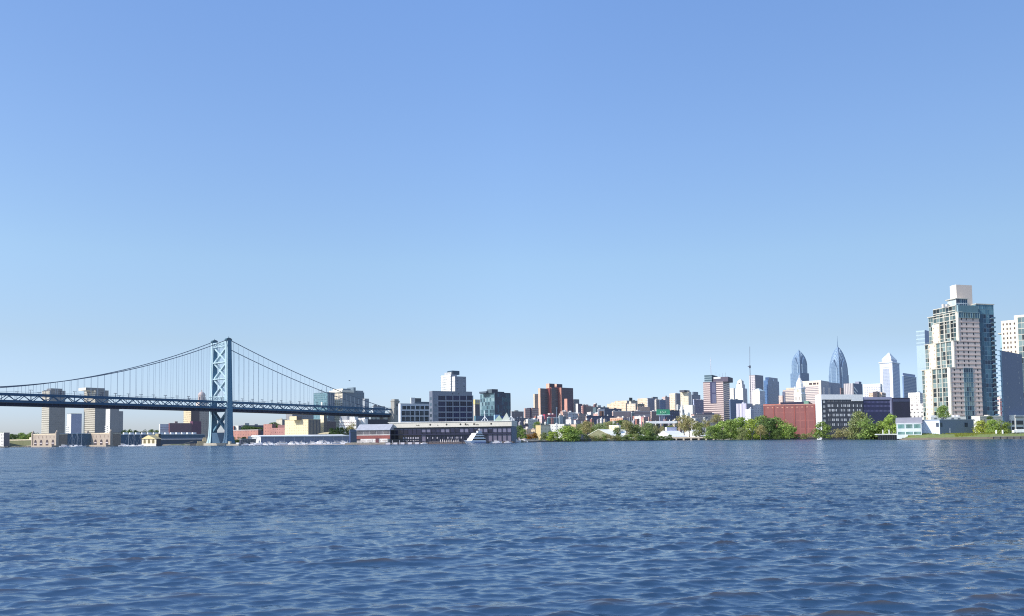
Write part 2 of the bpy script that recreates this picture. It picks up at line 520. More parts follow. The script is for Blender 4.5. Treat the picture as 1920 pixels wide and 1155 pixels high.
# ------------------------------------------------------------------ land
SHORE = [(-1500,1010),(-300,1000),(60,985),(112,1010),(300,990),(390,940),(440,870),(470,820),(655,796),(668,775),(735,772),(962,772),(985,800),(1040,846),
         (1100,856),(1250,850),(1340,840),(1480,800),(1540,770),(1620,715),(1668,640),(1692,572),(1750,560),(1880,548),(1925,544),(2300,520),(3400,500)]
def make_ground():
    m, n, o, b = _base('waterfront_ground')
    geo = n.nodes.new('ShaderNodeNewGeometry')
    z = n.nodes.new('ShaderNodeTexNoise'); z.inputs['Scale'].default_value = .08; z.inputs['Detail'].default_value = 8
    n.links.new(geo.outputs['Position'], z.inputs['Vector'])
    z2 = n.nodes.new('ShaderNodeTexNoise'); z2.inputs['Scale'].default_value = .9; z2.inputs['Detail'].default_value = 5
    n.links.new(geo.outputs['Position'], z2.inputs['Vector'])
    rp = n.nodes.new('ShaderNodeValToRGB'); rp.color_ramp.elements[0].position = .42; rp.color_ramp.elements[1].position = .56
    rp.color_ramp.elements[0].color = (.07,.10,.03,1); rp.color_ramp.elements[1].color = (.20,.19,.16,1)
    n.links.new(z.outputs['Fac'], rp.inputs['Fac'])
    n.links.new(mixc(n, math_n(n, 'MULTIPLY', z2.outputs['Fac'], .5), rp.outputs['Color'], (.10,.09,.075)), b.inputs['Base Color'])
    b.inputs['Roughness'].default_value = .95
    n.links.new(b.outputs[0], o.inputs['Surface'])
    pts = [Vector((GX(px, Y), Y)) for px, Y in SHORE]
    # finer, slightly ragged bank line
    line = []
    for a, c in zip(pts, pts[1:]):
        k = max(2, int((c - a).length / 6))
        for i in range(k):
            p = a.lerp(c, i / k)
            line.append(Vector((p.x, p.y + rnd.uniform(-.7, .7))))
    line.append(pts[-1])
    vs, fs = [], []
    far = 40000
    for p in line:
        vs += [(p.x, p.y - 2.2, -1.0), (p.x, p.y, .5 + rnd.uniform(-.25,.25)), (p.x, p.y + 1.6, 1.35 + rnd.uniform(-.2,.2)), (p.x, p.y + 6, 1.9), (p.x * 1.02, p.y + 60, 2.0), (p.x * 25, far, 2.0)]
    for i in range(len(line) - 1):
        for j in range(5):
            fs.append((6*i+j, 6*(i+1)+j, 6*(i+1)+j+1, 6*i+j+1))
    ob = MB().add(vs, fs).build('ground', [m])
    structure(ob)
make_ground()

# ------------------------------------------------------------------ suspension bridge
SHADED_PAINT = S(94, 134, 156, amt=.10, haze=.02)  # blue steel, shade of the leg sides put into the colour
SUNLIT_PAINT = S(178, 203, 210, amt=.08)  # same steel, sunlight on portal faces and bracing put into the colour
TRUSS_SHADE = S(60, 98, 126, amt=.15, scale=.15, haze=.02)  # truss steel with its side shade put into the colour
DARK = S(38, 50, 84, amt=.2, haze=.02)  # floor beams darkened for underside shade; also dark lamps and bogies
STONE = S(176, 168, 152, amt=.2, scale=.2)
def make_bridge():
    phi = R(50)
    nx, ny = GX(427, 868), 868.0
    px, py = math.sin(phi), -math.cos(phi)
    SP = 14.5                                        # half spacing of the two cable planes
    cx, cy = nx - px * SP, ny - py * SP
    root = empty('suspension_bridge', 'long blue steel suspension bridge crossing the river on its tall braced tower', 'bridge', (cx, cy, 0), phi)
    def zd(t):
        if t < -279: t = -558 - t
        return 47.9 - .0106 * t - 1.9e-5 * t * t
    T0, T1 = -420.0, 236.0
    DH = 10.6
    N = -SP - 2.2; Fy = SP + 2.2                     # truss planes just outside the cables
    # tower ------------------------------------------------------------
    tw = MB()
    top = 114.0
    def section(z):                                  # half sizes of a leg: along the bridge, across
        f = z / top
        e = max(0, (16 - z) / 16) ** 2 * 2.2
        return 3.6 - 1.2 * f + e, 2.9 - .55 * f + e
    def cy_leg(z): return SP + 2.3 * (1 - z / top)
    tower = tw.box(-7.5, -SP-8, -2, 7.5, SP+8, 2.6).build('pier', [STONE], root)
    tower['label'] = 'pale granite pier standing in the water under the steel tower'
    for s in (-1, 1):
        lg = MB()
        zs = [2.6, 6, 11, 20, 34, 47, 60, 75, 90, 104, top]
        for z0, z1 in zip(zs, zs[1:]):
            a0, b0 = section(z0); a1, b1 = section(z1)
            c0, c1 = s * cy_leg(z0), s * cy_leg(z1)
            vs = [(-a0,c0-b0,z0),(a0,c0-b0,z0),(a0,c0+b0,z0),(-a0,c0+b0,z0),(-a1,c1-b1,z1),(a1,c1-b1,z1),(a1,c1+b1,z1),(-a1,c1+b1,z1)]
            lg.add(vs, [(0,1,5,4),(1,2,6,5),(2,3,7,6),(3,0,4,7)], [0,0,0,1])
            # riveted edge strips
            for e in (-1, 1):
                lg.beam((e*a0*.99, c0-s*0, z0), (e*a1*.99, c1, z1), .5, .5, 0)
                lg.beam((e*a0*.8, c0+b0*1.02*(-1 if s<0 else 1), z0), (e*a1*.8, c1+b1*1.02*(-1 if s<0 else 1), z1), .35, .35, 0)
        lg.box(-2.6, s*SP-2.4, top-.2, 2.6, s*SP+2.4, top+.4)
        lo = lg.build('leg', [SHADED_PAINT, SUNLIT_PAINT], root)
        sd = MB().extr([(-3.2, top), (3.2, top), (3.4, top+1.3), (2.2, top+2.6), (0, top+3.2), (-2.2, top+2.6), (-3.4, top+1.3)], 'y', s*SP-2.0, s*SP+2.0)
        sd.tube([(0, s*SP, top+3), (0, s*SP, top+4.6)], .25)
        so_ = sd.build('saddle_housing', [S(60,95,110)], lo)
    # portal bracing: three X panels above the deck, one below, lattice struts
    yi = lambda z: cy_leg(z) - section(z)[1]
    levels = [(54.5, 72.5), (73.5, 90.5), (91.5, 107.5)]
    for z0, z1 in levels:
        xb = MB()
        xb.beam((0, -yi(z0), z0), (0, yi(z1), z1), 3.0, 1.7)
        xb.beam((.02, yi(z0), z0), (.02, -yi(z1), z1), 3.0, 1.68)
        xb.build('cross_brace', [SUNLIT_PAINT], root)
    for zc, hh in ((73.0, 1.3), (91.0, 1.3)):
        MB().box(-2.6, -yi(zc), zc-hh/2, 2.6, yi(zc), zc+hh/2).build('strut', [SUNLIT_PAINT], root)
    for za, zb in ((108, 113.2), (49.0, 54.0)):
        mb = MB()
        for x in (-2.3, 2.3):
            mb.box(x-.25, -yi(za), za, x+.25, yi(za), za+.9).box(x-.25, -yi(za), zb-.9, x+.25, yi(za), zb)
            k = 8
            for i in range(k):
                y0 = -yi(za) + 2*yi(za)*i/k; y1 = -yi(za) + 2*yi(za)*(i+1)/k
                mb.beam((x,y0,za+.8),(x,y1,zb-.8),.42,.5).beam((x+.02,y1,za+.8),(x+.02,y0,zb-.8),.42,.5)
        mb.build('portal_lattice', [SUNLIT_PAINT], root)
    xb = MB()
    z0, z1 = 15.5, 36.0
    xb.beam((0,-yi(z0),z0),(0,yi(z1),z1),3.4,2.2).beam((.02,yi(z0),z0),(.02,-yi(z1),z1),3.4,2.18)
    xb.build('cross_brace', [SHADED_PAINT], root)
    MB().box(-2.6, -yi(34), 36.6, 2.6, yi(34), 39.2).build('strut', [SHADED_PAINT], root)
    MB().box(-3.0, -yi(10), 2.6, 3.0, yi(10), 14.0).build('base_plate', [S(60,90,116)], root)
    # deck -------------------------------------------------------------
    stp = 6.2
    n = int((T1 - T0) / stp)
    ts = [T0 + i * (T1 - T0) / n for i in range(n + 1)]
    def strip(mb, y0, y1, d0, d1, m=0):
        vs, fs = [], []
        for t in ts:
            z = zd(t)
            vs += [(t,y0,z-d1),(t,y1,z-d1),(t,y1,z-d0),(t,y0,z-d0)]
        for i in range(len(ts)-1):
            b = 4*i
            for j in range(4): fs.append((b+j, b+4+j, b+4+(j+1)%4, b+(j+1)%4))
        fs += [(0,1,2,3), tuple(len(vs)-4+j for j in (3,2,1,0))]
        mb.add(vs, fs, m)
    mb = MB(); strip(mb, N+1.2, Fy-1.2, 7.6, 8.6); mb.build('deck', [S(90,92,98)], root)
    mb = MB(); strip(mb, N+2.6, Fy-2.6, 8.62, DH)
    for t in ts: mb.box(t-.35, N+.6, zd(t)-DH+.1, t+.35, Fy-.6, zd(t)-8.65)
    mb.build('floor_beams', [DARK], root)
    for s, y in ((-1, N), (1, Fy)):
        mb = MB()
        strip(mb, y-.55, y+.55, 0, 1.9 if s < 0 else .7)
        strip(mb, y-.6, y+.6, 6.2, 8.4)
        for i, (t0, t1) in enumerate(zip(ts, ts[1:])):
            z0, z1 = zd(t0), zd(t1)
            a, b = ((t0, y, z0-6.3), (t1, y, z1-(1.8 if s<0 else .6))) if i % 2 == 0 else ((t0, y, z0-(1.8 if s<0 else .6)), (t1, y, z1-6.3))
            mb.beam(a, b, .6, .62)
            if i % 2 == 0: mb.beam((t0, y, z0-6.2), (t0, y, z0-.6), .35, .35)
        mb.build('stiffening_truss', [TRUSS_SHADE], root)
        # handrail along the walkway
        mb = MB(); strip(mb, y-.05, y+.05, -1.3, -1.15)
        for t in ts: mb.box(t-.06, y-.05, zd(t), t+.06, y+.05, zd(t)+1.2)
        mb.build('railing', [TRUSS_SHADE], root)
    # cables -----------------------------------------------------------
    ctop = top + 1.6
    def zc(t):
        if t <= 0:
            u = (t + 279) / 279
            return 51.6 + (ctop - 51.6) * u * u
        s = t / 229
        return ctop + (44.5 - ctop) * s - 4 * 5.0 * s * (1 - s)
    for y in (-SP, SP):
        MB().tube([(t, y, zc(t)) for t in [T0 + i*6 for i in range(71)] if t < 0] + [(229*i/36, y, zc(229*i/36)) for i in range(37)], .42, 6).build('main_cable', [S(84,100,120)], root)
    hm = S(130, 146, 164)
    unit = MB().box(-.08,-.08,0,.08,.08,1).mesh('hanger', [hm])
    hang = []
    for y in (-SP, SP):
        t = 6.2
        while t < 205:
            hang.append((t, y)); hang.append((-t, y)); t += 6.2
    hang.sort(key=lambda q: -(zc(q[0]) - zd(q[0])))
    for t, y in hang[:100]:
        o = mobj('hanger', unit, root, (t, y, zd(t)-.4)); o.scale = (1, 1, zc(t) - zd(t) + .4)
    mb = MB()
    for t, y in hang[100:]:
        mb.box(t-.1, y-.1, zd(t)-.4, t+.1, y+.1, zc(t))
    mb.build('hanger', [hm], root)['kind'] = 'stuff'
    # lamps along both walkways
    Mw = Matrix.Translation((cx, cy, 0)) @ Matrix.Rotation(phi, 4, 'Z')
    proto = None
    for y, lab in ((N, 'small dark twin-arm street lamp on the near railing of the bridge'), (Fy, 'small dark twin-arm street lamp on the far railing of the bridge')):
        t = -195.0
        while t < 200:
            if abs(t) > 8:
                p = Mw @ Vector((t, y, zd(t)))
                if proto is None:
                    proto = empty('street_lamp', lab, 'street lamp')
                    MB().box(-.16,-.16,0,.16,.16,3.4).build('post', [DARK], proto)
                    MB().box(-1.3,-.12,3.2,1.3,.12,3.45).box(-1.6,-.25,2.9,-1.0,.25,3.25).box(1.0,-.25,2.9,1.6,.25,3.25).build('lamp_head', [DARK], proto)
                    o = proto
                else: o = copy_tree(proto)
                o.location = p; o.rotation_euler = (0,0,phi); tag(o, lab, 'street lamp', lab.replace('small dark twin-arm street lamp', 'street lamps'))
            t += 12.4 if y < 0 else 18.6
    # train of grey carriages
    pr = None
    for i in range(3):
        t = -226 - i*21.5
        p = Mw @ Vector((t, Fy-4.5, zd(t)-.6))
        lab = 'grey rail carriage on the bridge deck behind the truss'
        if pr is None:
            pr = empty('rail_carriage', lab, 'train')
            MB().box(-10.2,-1.5,.6,10.2,1.5,4.0).extr([(-1.5,4.0),(1.5,4.0),(1.0,4.5),(-1.0,4.5)],'x',-10.2,10.2).build('body', [S(168,172,190)], pr)
            for k in range(6): MB().box(-9.2+k*3.1,-1.56,2.1,-7.2+k*3.1,-1.5,3.2).build('window', [GLASS(50,60,80)], pr)
            MB().box(-8,-1.1,-.2,-5,1.1,.6).box(5,-1.1,-.2,8,1.1,.6).build('bogie', [DARK], pr)
            o = pr
        else: o = copy_tree(pr)
        o.location = p; o.rotation_euler = (0,-.006,phi); tag(o, lab, 'train', 'carriages of the grey train')
    # granite anchorage at the city end
    an = empty('bridge_anchorage', 'grey granite anchorage tower where the bridge deck meets the city', 'anchorage', tuple(Mw @ Vector((T1-3, 0, 0))), phi)
    z1 = zd(T1)
    MB().box(0, N-4.5, 0, 17, Fy+4.5, z1-9.5).build('block', [S(140,140,138,scale=.3)], an)
    for y in (N-5.5,):
        mb = MB().box(-1.2, y, 0, 12, y+9, z1+1.0).box(.2, y+1.0, z1+1.0, 9, y+8, z1+9.5).box(-.3, y+.5, z1+9.5, 9.5, y+8.5, z1+10.6).box(.8, y+1.5, z1+10.6, 8.4, y+7.5, z1+12.6)
        pv = mb.build('pavilion', [S(160,157,148,scale=.3)], an)
        MB().box(3, y-.08, z1-8, 4.4, y+.3, z1-2).box(6.4, y-.08, z1-8, 7.8, y+.3, z1-2).box(3.6, y+.92, z1+3.4, 6.0, y+1.3, z1+7).build('window', [S(50,56,72)], pv)
make_bridge()
# ------------------------------------------------------------------ helpers for shaped buildings
def fx_at(t, px, y0):
    u = ray(px, t.mid).x
    return (u*(t.Y + y0*t.ca) - (t.xc - y0*t.sa)) / (t.ca - u*t.sa)
def fy_at(t, px, x0):
    u = ray(px, t.mid).x
    return ((t.xc + x0*t.ca) - u*(t.Y + x0*t.sa)) / (t.sa + u*t.ca)
def zat(t, py, x=0, y=0):
    """height above the base of photo row py at local point (x, y)"""
    wx = t.xc + x*t.ca - y*t.sa; wy = t.Y + x*t.sa + y*t.ca
    # invert: find the column first, then the row
    px = CX + FPX * (wx/wy) * 1.0
    return P(px, py, wy).z - t.base
def mass(t, name, x0, y0, x1, y1, z0, z1, mA, mB=None, mR=None, label=None):
    o = MB().box(x0,y0,z0,x1,y1,z1,0,mA=0,mB=1,mT=2).build(name, [mA, mB or mA, mR or mA], t.root)
    if label: o['label'] = label
    return o
def rbox(t, name, pl, pr, ptop, mA, mB=None, d0=.25, d1=.75, z0=None):
    y0, y1 = d0*t.d, d1*t.d
    x0, x1 = fx_at(t, pl, y0), fx_at(t, pr, y0)
    return mass(t, name, x0, y0, x1, y1, t.h if z0 is None else z0, zat(t, ptop, x0, y0), mA, mB)
def glazed(t, face, u0, u1, z0, z1, nf, nb, glasses, frame, off=.15, name='glazed_bay', slab=.35, mull=.18, at=0.0, seed=1, deep=0.0):
    """curtain wall: panes, floor edges and mullions; 'at' = local x (face A) or y (face B) of its plane; deep > 0 adds balcony slabs"""
    r2 = random.Random(seed)
    mb = MB()
    def bx(a0, a1, b0, b1, d, m):
        if face == 'A': mb.box(at-d, a0, b0, at+.3, a1, b1, m)
        else: mb.box(a0, at-d, b0, a1, at+.3, b1, m)
    dz, du = (z1-z0)/nf, (u1-u0)/nb
    for j in range(nf):
        for i in range(nb):
            bx(u0+du*i, u0+du*(i+1), z0+dz*j, z0+dz*(j+1), off*r2.uniform(.55,.75), r2.randrange(len(glasses)))
    k = len(glasses)
    for j in range(nf+1): bx(u0-.05, u1+.05, z0+dz*j-slab/2, z0+dz*j+slab/2, off+deep, k)
    for i in range(nb+1): bx(u0+du*i-mull/2, u0+du*i+mull/2, z0, z1, off*.95, k)
    return mb.build(name, list(glasses)+[frame], t.root)
WHITE = S(232,230,224, amt=.07)
CREAM = S(228,215,192, amt=.08)
ROOFG = S(150,150,150)
DGLASS = GLASS(28,36,60)

# ================================================================== far left: piers and towers beyond the bridge
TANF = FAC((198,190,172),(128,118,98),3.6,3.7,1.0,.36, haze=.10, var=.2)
TAN_SHADE = FAC((122,118,116),(88,86,90),2.4,3.7,.55,.5, haze=.12, var=.4)  # shaded side of the same concrete, shade put into the colour
t = bld('residential_tower','tan striped concrete tower block, leftmost of the pair beyond the bridge deck','tower block',78,92,122,732.5,1400,52,TANF,TAN_SHADE,units=0)
rbox(t,'penthouse',95,116,728,TAN_SHADE,None,.2,.8)
t = bld('residential_tower','tan striped concrete tower block with bright white penthouse, right of its twin beyond the bridge','tower block',157,178,203,732,1400,52,TANF,TAN_SHADE)
rbox(t,'penthouse',160,196,726.5,S(240,232,215,haze=.08),TAN_SHADE,.15,.8)
t = bld('apartment_slab','low white apartment slab between the two tan towers, blank side shaded blue-grey','apartment block',125,133,153,776,1330,52,FAC((236,234,230),(150,155,170),6,3.4,.35,.4,haze=.08),S(150,156,186,haze=.12))
for k in range(9): MB().box(-1.2,t.d*.55,2+k*3.4,-.02,t.d*1.02,3.2+k*3.4).build('balcony',[WHITE],t.root)
t = bld('apartment_slab','white-ended apartment slab with a stepped side shaded grey, right of the tan towers','apartment block',198,206,223,767,1330,52,FAC((236,234,226),(170,160,140),5,3.4,.3,.35,haze=.08),S(140,136,138,haze=.10))
for k in range(9): MB().box(-1.2,t.d*.5,2+k*3.4,-.02,t.d*1.02,3.2+k*3.4).build('balcony',[WHITE],t.root)
mass(t,'wing',t.w,t.d*.05,t.fx(231),t.d*.9,-2,t.fz(770.5),S(140,136,138,haze=.10))

# pier terminal houses with long sheds -----------------------------------------------------------
BRICK = S(176,160,142,amt=.16,scale=.5)
SHED = S(50,92,120,amt=.25,scale=.2)
def arch(mb, face, c, w, z0, zs, d, m, at=0.0):
    n = 8
    pts = [(c-w/2,z0),(c+w/2,z0)] + [(c+w/2*math.cos(math.pi*i/n), zs+w/2*math.sin(math.pi*i/n)) for i in range(n+1)]
    if face == 'A': mb.extr(pts,'x',at-d,at+.2,m)
    else: mb.extr(pts,'y',at-d,at+.2,m)
def pier_house(pl, pc, pr, pt, shed_top, Y, lab):
    t = bld('pier_terminal',lab,'pier building',pl,pc,pr,shed_top,Y,52,SHED,SHED,S(196,196,196),base=1.6,bare=True)
    hz = t.fz(pt)
    mass(t,'head_house',-3,-.6,9,t.d+.6,-2.5,hz,BRICK,S(150,130,112),S(150,140,125))
    d = t.d
    MB().box(-3.3,-.9,hz-1.4,9.2,d+.9,hz-.6).build('cornice',[S(226,208,176)],t.root)
    for i in range(4):
        c = d*(.14+.24*i) + (0.6 if i>1 else 0)
        mb = MB(); arch(mb,'A',c,d*.11,.4,3.6,.12,0,-3)
        mb.build('arched_doorway',[S(70,58,60)],t.root)
        fr = MB().box(-3.2,c-d*.05,2.6,-2.9,c+d*.05,3.6).build('signboard',[S(200,190,190)],t.root)
    for i in range(6):
        c = d*(.1+.16*i)
        MB().box(-3.1,c-.7,hz*.62,-2.9,c+.7,hz*.80).build('window',[S(140,120,105)],t.root)
    for y in (-1.3, d-1.6):
        MB().box(-4,y,-2,-1,y+3,hz+1.2).lathe([(1.3,hz+1.2),(1.5,hz+2),(.9,hz+3.2),(.1,hz+4)],-2.5,y+1.5,8).build('corner_turret',[BRICK],t.root)
    MB().box(-9,-2,-2.6,0,d+2,.35).build('quay_apron',[S(176,160,140)],t.root)
    return t
t = pier_house(66,111,172,812.5,813.5,950,'beige pier house with a dark blue shed, leftmost of two on the far river bank')
for k in range(7): MB().box(t.w*(.06+.13*k),-.25,-.5,t.w*(.06+.13*k)+.7,.05,t.h-1.2).build('pilaster',[S(52,96,132)],t.root)
MB().box(-.2,-.8,t.h-.2,t.w,1.2,t.h+.5).build('eaves',[S(150,176,190)],t.root)
t = pier_house(168,212,384,811,815,950,'beige pier house with a very long blue shed, beside the bridge tower')
mb = MB().box(9,-.8,t.h-.2,t.w,.6,t.h+.4)
mb.build('eaves',[S(210,212,214)],t.root)
for k in range(13):
    x0 = 14 + k*(t.w-22)/13; x1 = x0 + (t.w-22)/13*.62
    MB().extr([(1.5,t.h),(5.5,t.h),(5.0,t.h+2.6),(2.0,t.h+2.6)],'x',x0,x1).build('roof_monitor',[S(224,226,226)],t.root)
for k in range(16): MB().box(t.w*(.1+.056*k),-.25,-.5,t.w*(.1+.056*k)+.7,.05,t.h-.6).build('pilaster',[S(48,88,122)],t.root)
MB().extr([(-7,5.2),(-6.8,5.9),(.1,8.2),(.1,7.6)],'x',t.w*.47,t.w).build('lean_to_roof',[S(128,130,134)],t.root)
MB().box(t.w*.47,-6.4,-2,t.w,-6.0,5.1).build('lean_to_wall',[S(44,70,98)],t.root)
# small gabled pavilion at the water
t = bld('gabled_pavilion','small cream pavilion with three arches and a gabled roof on the water edge','pavilion',266,293,302,823,925,52,S(222,208,180),S(60,60,70),S(150,146,120),base=.8,bare=True)
d = t.d
MB().extr([(-.8,t.h),(d+.8,t.h),(d/2,t.h+5.0)],'x',-.9,t.w+.6,0).build('roof',[S(158,150,118)],t.root)
MB().extr([(.2,t.h+.1),(d-.2,t.h+.1),(d/2,t.h+4.2)],'x',-1.0,-.8).build('gable',[S(222,204,150)],t.root)
for i in range(3):
    mb = MB(); arch(mb,'A',d*(.2+.3*i),d*.16,2.2,4.6,.1,0); mb.build('arched_window',[S(120,108,70)],t.root)
MB().box(-.3,-.2,-.5,-.02,d+.2,1.8).build('plinth',[WHITE],t.root)
t = bld('gatehouse','small dark olive link block between the pavilion and the long shed','building',291,297,302,813,935,52,S(170,160,120),S(52,62,70),base=1,bare=True)
# far left bits
t = bld('waterside_house','white house cut by the left edge of the photo','house',-30,7,18,811,985,52,FAC((226,222,214),(110,96,90),5,4,.4,.5,var=.3),S(120,108,112),bare=True,base=1.6)
t = bld('low_warehouse','low sand-coloured riverside warehouse left of the first pier house','warehouse',18,67,76,824,1000,60,S(120,122,84),S(90,80,70),S(240,226,190),bare=True,base=1.6)
MB().box(-.6,-.4,t.h-.9,t.w,t.d+.4,t.h+.3).build('fascia',[S(246,232,196)],t.root)
MB().box(2,0,t.h+.3,10,t.d*.30,t.h+2.8).build('clerestory',[S(240,228,196)],t.root)
# behind the long shed
t = bld('brick_warehouse','long dark maroon brick warehouse left of the bridge tower foot','warehouse',316,318,374,794,1260,52,S(120,70,76),FAC((112,66,84),(80,52,70),4,4,.3,.4,var=.3),S(150,120,120),units=0)
rbox(t,'stair_head',328,333,790,S(170,140,130),None,.3,.6)
mass(t,'wing',t.fx(360),-2,t.fx(376),6,0,t.fz(789.5),S(104,60,84))
t = bld('white_offices','pale two-storey offices with rows of dots of windows, left of the maroon warehouse','office',298,300,318,795,1280,52,S(226,226,226),FAC((224,226,230),(120,120,130),1.8,4,.5,.4),WHITE,bare=True)
t = bld('stone_apartment','cream and brown apartment block close left of the bridge tower, below the deck','apartment block',344,358,374,766,1330,52,FAC((226,208,168),(150,124,96),3,3.5,.5,.45),S(100,82,84),bare=True)
t = bld('stone_apartment','paler pinkish apartment block tucked behind the bridge tower leg','apartment block',372,374,392,768,1380,52,CREAM,FAC((190,172,158),(130,112,106),3,3.5,.4,.4),bare=True)
# domed tower above the deck
def dome_tower():
    e = empty('domed_tower','pale stone tower with a round dome showing above the deck left of the bridge tower','tower',(GX(377.5,1520),1520,2),R(45))
    z = P(377,748,1520).z-2
    MB().box(-8,-8,-2,8,8,z-6).build('shaft',[S(214,198,184,haze=.12)],e)
    MB().cone(0,0,z-6,z+6,7,6.4,12).build('drum',[S(216,196,184,haze=.12)],e)
    MB().lathe([(7,z+6),(6.6,z+8.5),(5,z+11.5),(2.4,z+13.4),(.8,z+14),(.7,z+16.5),(.05,z+18)],0,0,14).build('dome',[S(206,186,178,haze=.12)],e)
    for k in range(6): MB().box(-.9,-6.9,z-3,.9,-6.3,z+3.5).build('window',[S(120,108,110,haze=.1)],e).rotation_euler=(0,0,k*1.047)
dome_tower()
# floating dock and gangway at the shed
g = empty('gangway','sloping timber gangway down to a pale floating dock left of the bridge tower','gangway',(GX(345,915),915,0),R(20))
MB().beam((-4,0,.9),(10,2,5.2),2.2,.5).build('ramp',[S(150,138,120)],g)
MB().box(-17,-2,-.2,-2,2,.9).build('float',[S(196,196,190)],g)
# stub of the ruined pier by the tower
g = empty('mooring_dolphin','sand-coloured stone mooring block at the foot of the bridge tower','mooring',(GX(379,905),905,0),.4)
MB().prism([(-6,-4),(6,-4),(6,4),(-6,4)],-1,5,0,0,.8).prism([(0,-3),(5,-3),(5,3),(0,3)],5,9,0,0,.6).build('masonry',[S(200,180,140,amt=.3,scale=.6)],g)
MB().box(-13,-2.5,-1,-6.2,2,2.4).build('fender_block',[S(160,140,120,amt=.3)],g)

# ================================================================== between the bridge tower and the anchorage
PINK = FAC((190,134,116),(150,104,98),5,4.5,.25,.4,var=.3,amt=.2)
t = bld('brick_warehouse','long pale red brick warehouse right of the bridge tower foot','warehouse',420,484,490,806,1080,62,PINK,S(90,60,66),S(206,196,190),bare=True)
MB().box(-.3,-.3,t.h-.4,t.w+.2,t.d+.3,t.h+.5).build('cornice',[S(214,202,196)],t.root)
MB().box(-4,-.2,1.0,-.3,t.d,4.6).build('loading_canopy',[S(44,40,58)],t.root)
t = bld('brick_warehouse','red brick block with a flat step in its roof, left of the cream building','warehouse',494,510,517,795,1120,62,PINK,S(150,96,92),S(200,170,160),bare=True)
t = bld('brick_warehouse','low pale brick block touching the cream building on its left','warehouse',508,535,540,802,1090,62,FAC((186,132,120),(140,100,96),4,4,.3,.4),S(120,84,82),S(196,176,168),bare=True)
mass(t,'attic',2,t.d*.1,8,t.d*.6,t.h,t.h+4,S(140,100,96))
t = bld('white_house','small white house over the pale red warehouse','house',440,447,452,798,1150,62,S(236,230,218),S(120,116,120),S(90,90,94),bare=True)
t = bld('brick_house','small pink house right beside the bridge tower','house',426,438,441,799,1150,62,S(200,140,122),S(110,84,84),S(180,120,110),bare=True)
t = bld('office_block','dark navy roof block beyond the pale red warehouse','building',452,456,496,798,1200,52,S(90,86,110),S(70,68,96),S(100,98,112),units=2)
t = bld('beige_house','beige stone house above the red brick blocks','house',518,529,538,787,1240,52,S(206,198,178),S(120,122,130),S(180,172,150),units=1)
t = bld('cream_warehouse','cream yellow warehouse with rows of small windows under the bridge','warehouse',534,578,601,787,1000,55,FAC((236,220,180),(196,178,138),3.4,3.3,.3,.4,var=.25,amt=.06),FAC((150,144,138),(90,94,112),5.4,40,.35,.999,var=.2),S(226,208,168))
rbox(t,'penthouse',556,566,780.5,S(240,222,176),S(120,112,110),.3,.6)
t = bld('cream_stair_tower','slim cream stair tower right of the cream warehouse','tower',600,607,613,779,1020,55,S(244,232,200),S(140,132,130),S(230,220,190),units=0)
t = bld('brown_loft','dark brown loft block with white roof huts, under the bridge','building',606,608,630,790,1040,52,S(120,84,84),FAC((96,66,76),(60,46,62),3,4,.4,.5),S(180,170,166),units=3)
t = bld('grey_offices','dull grey office block half hidden under the bridge deck','office',536,548,588,775,1300,52,S(150,148,146,haze=.1),FAC((116,116,124),(80,80,96),4,4,.5,.5,haze=.1),units=2)
# teal glass and ornate blocks behind the deck
TEAL1 = FAC((116,146,152),(80,118,128),3.2,3.8,.78,.7,haze=.08,var=.35)
t = bld('glass_office','pale teal glass office behind the bridge deck, antennas on its roof','office',588,614,627,736,1400,50,TEAL1,FAC((62,90,112),(38,58,84),3,3.8,.6,.6,haze=.1),S(110,130,140,haze=.1),units=1)
for px in (598,603,612): 
    x, y = t.w*.4, fy_at(t,px,t.w*.4)
    MB().box(x-.25,y-.25,t.h,x+.25,y+.25,t.h+(7 if px!=612 else 11)).box(x-.3,y-2,t.h+5,x+.3,y+2,t.h+5.5).build('antenna',[S(80,100,110)],t.root)
mass(t,'entry_bay',-.4,t.d*.35,-.02,t.d*.46,t.h-26,t.h-16,S(220,226,224))
t = bld('stone_office','ornate cream stone office with arcaded windows and a heavy cornice behind the bridge','office',620,642,683,734,1420,50,FAC((236,222,196),(92,92,98),3.4,4.6,.48,.62,haze=.05,var=.3),FAC((92,112,126),(58,76,98),3.6,4.6,.5,.6,haze=.1,var=.3),S(150,156,160,haze=.08),bare=True)
MB().box(-2,-2,t.h-1.2,t.w*.5,t.d+1.5,t.h+2.6).build('cornice',[S(240,232,214,haze=.05)],t.root)
mass(t,'attic',3,3,t.w*.42,t.d-3,t.h+2.6,t.h+5.5,S(226,216,196,haze=.05),S(96,112,124,haze=.1))
mass(t,'attic',t.w*.52,1,t.w*.62,t.d*.6,t.h,t.h+8.5,S(110,126,136,haze=.1))
mass(t,'attic',t.w*.7,1,t.w*.97,t.d*.7,t.h-.5,t.h+3,S(130,138,146,haze=.1))
t = bld('grey_offices','small grey office just right of the ornate stone office','office',680,684,692,748,1430,50,S(170,176,180,haze=.1),FAC((140,148,156),(92,104,120),3,4,.5,.5,haze=.1),units=0)
t = bld('pale_offices','pale flat-roofed office beyond the bridge end, left of the anchorage','office',697,700,722,762,1420,50,S(206,212,214,haze=.1),FAC((120,140,158),(70,90,116),3,4,.5,.5,haze=.1),units=2)
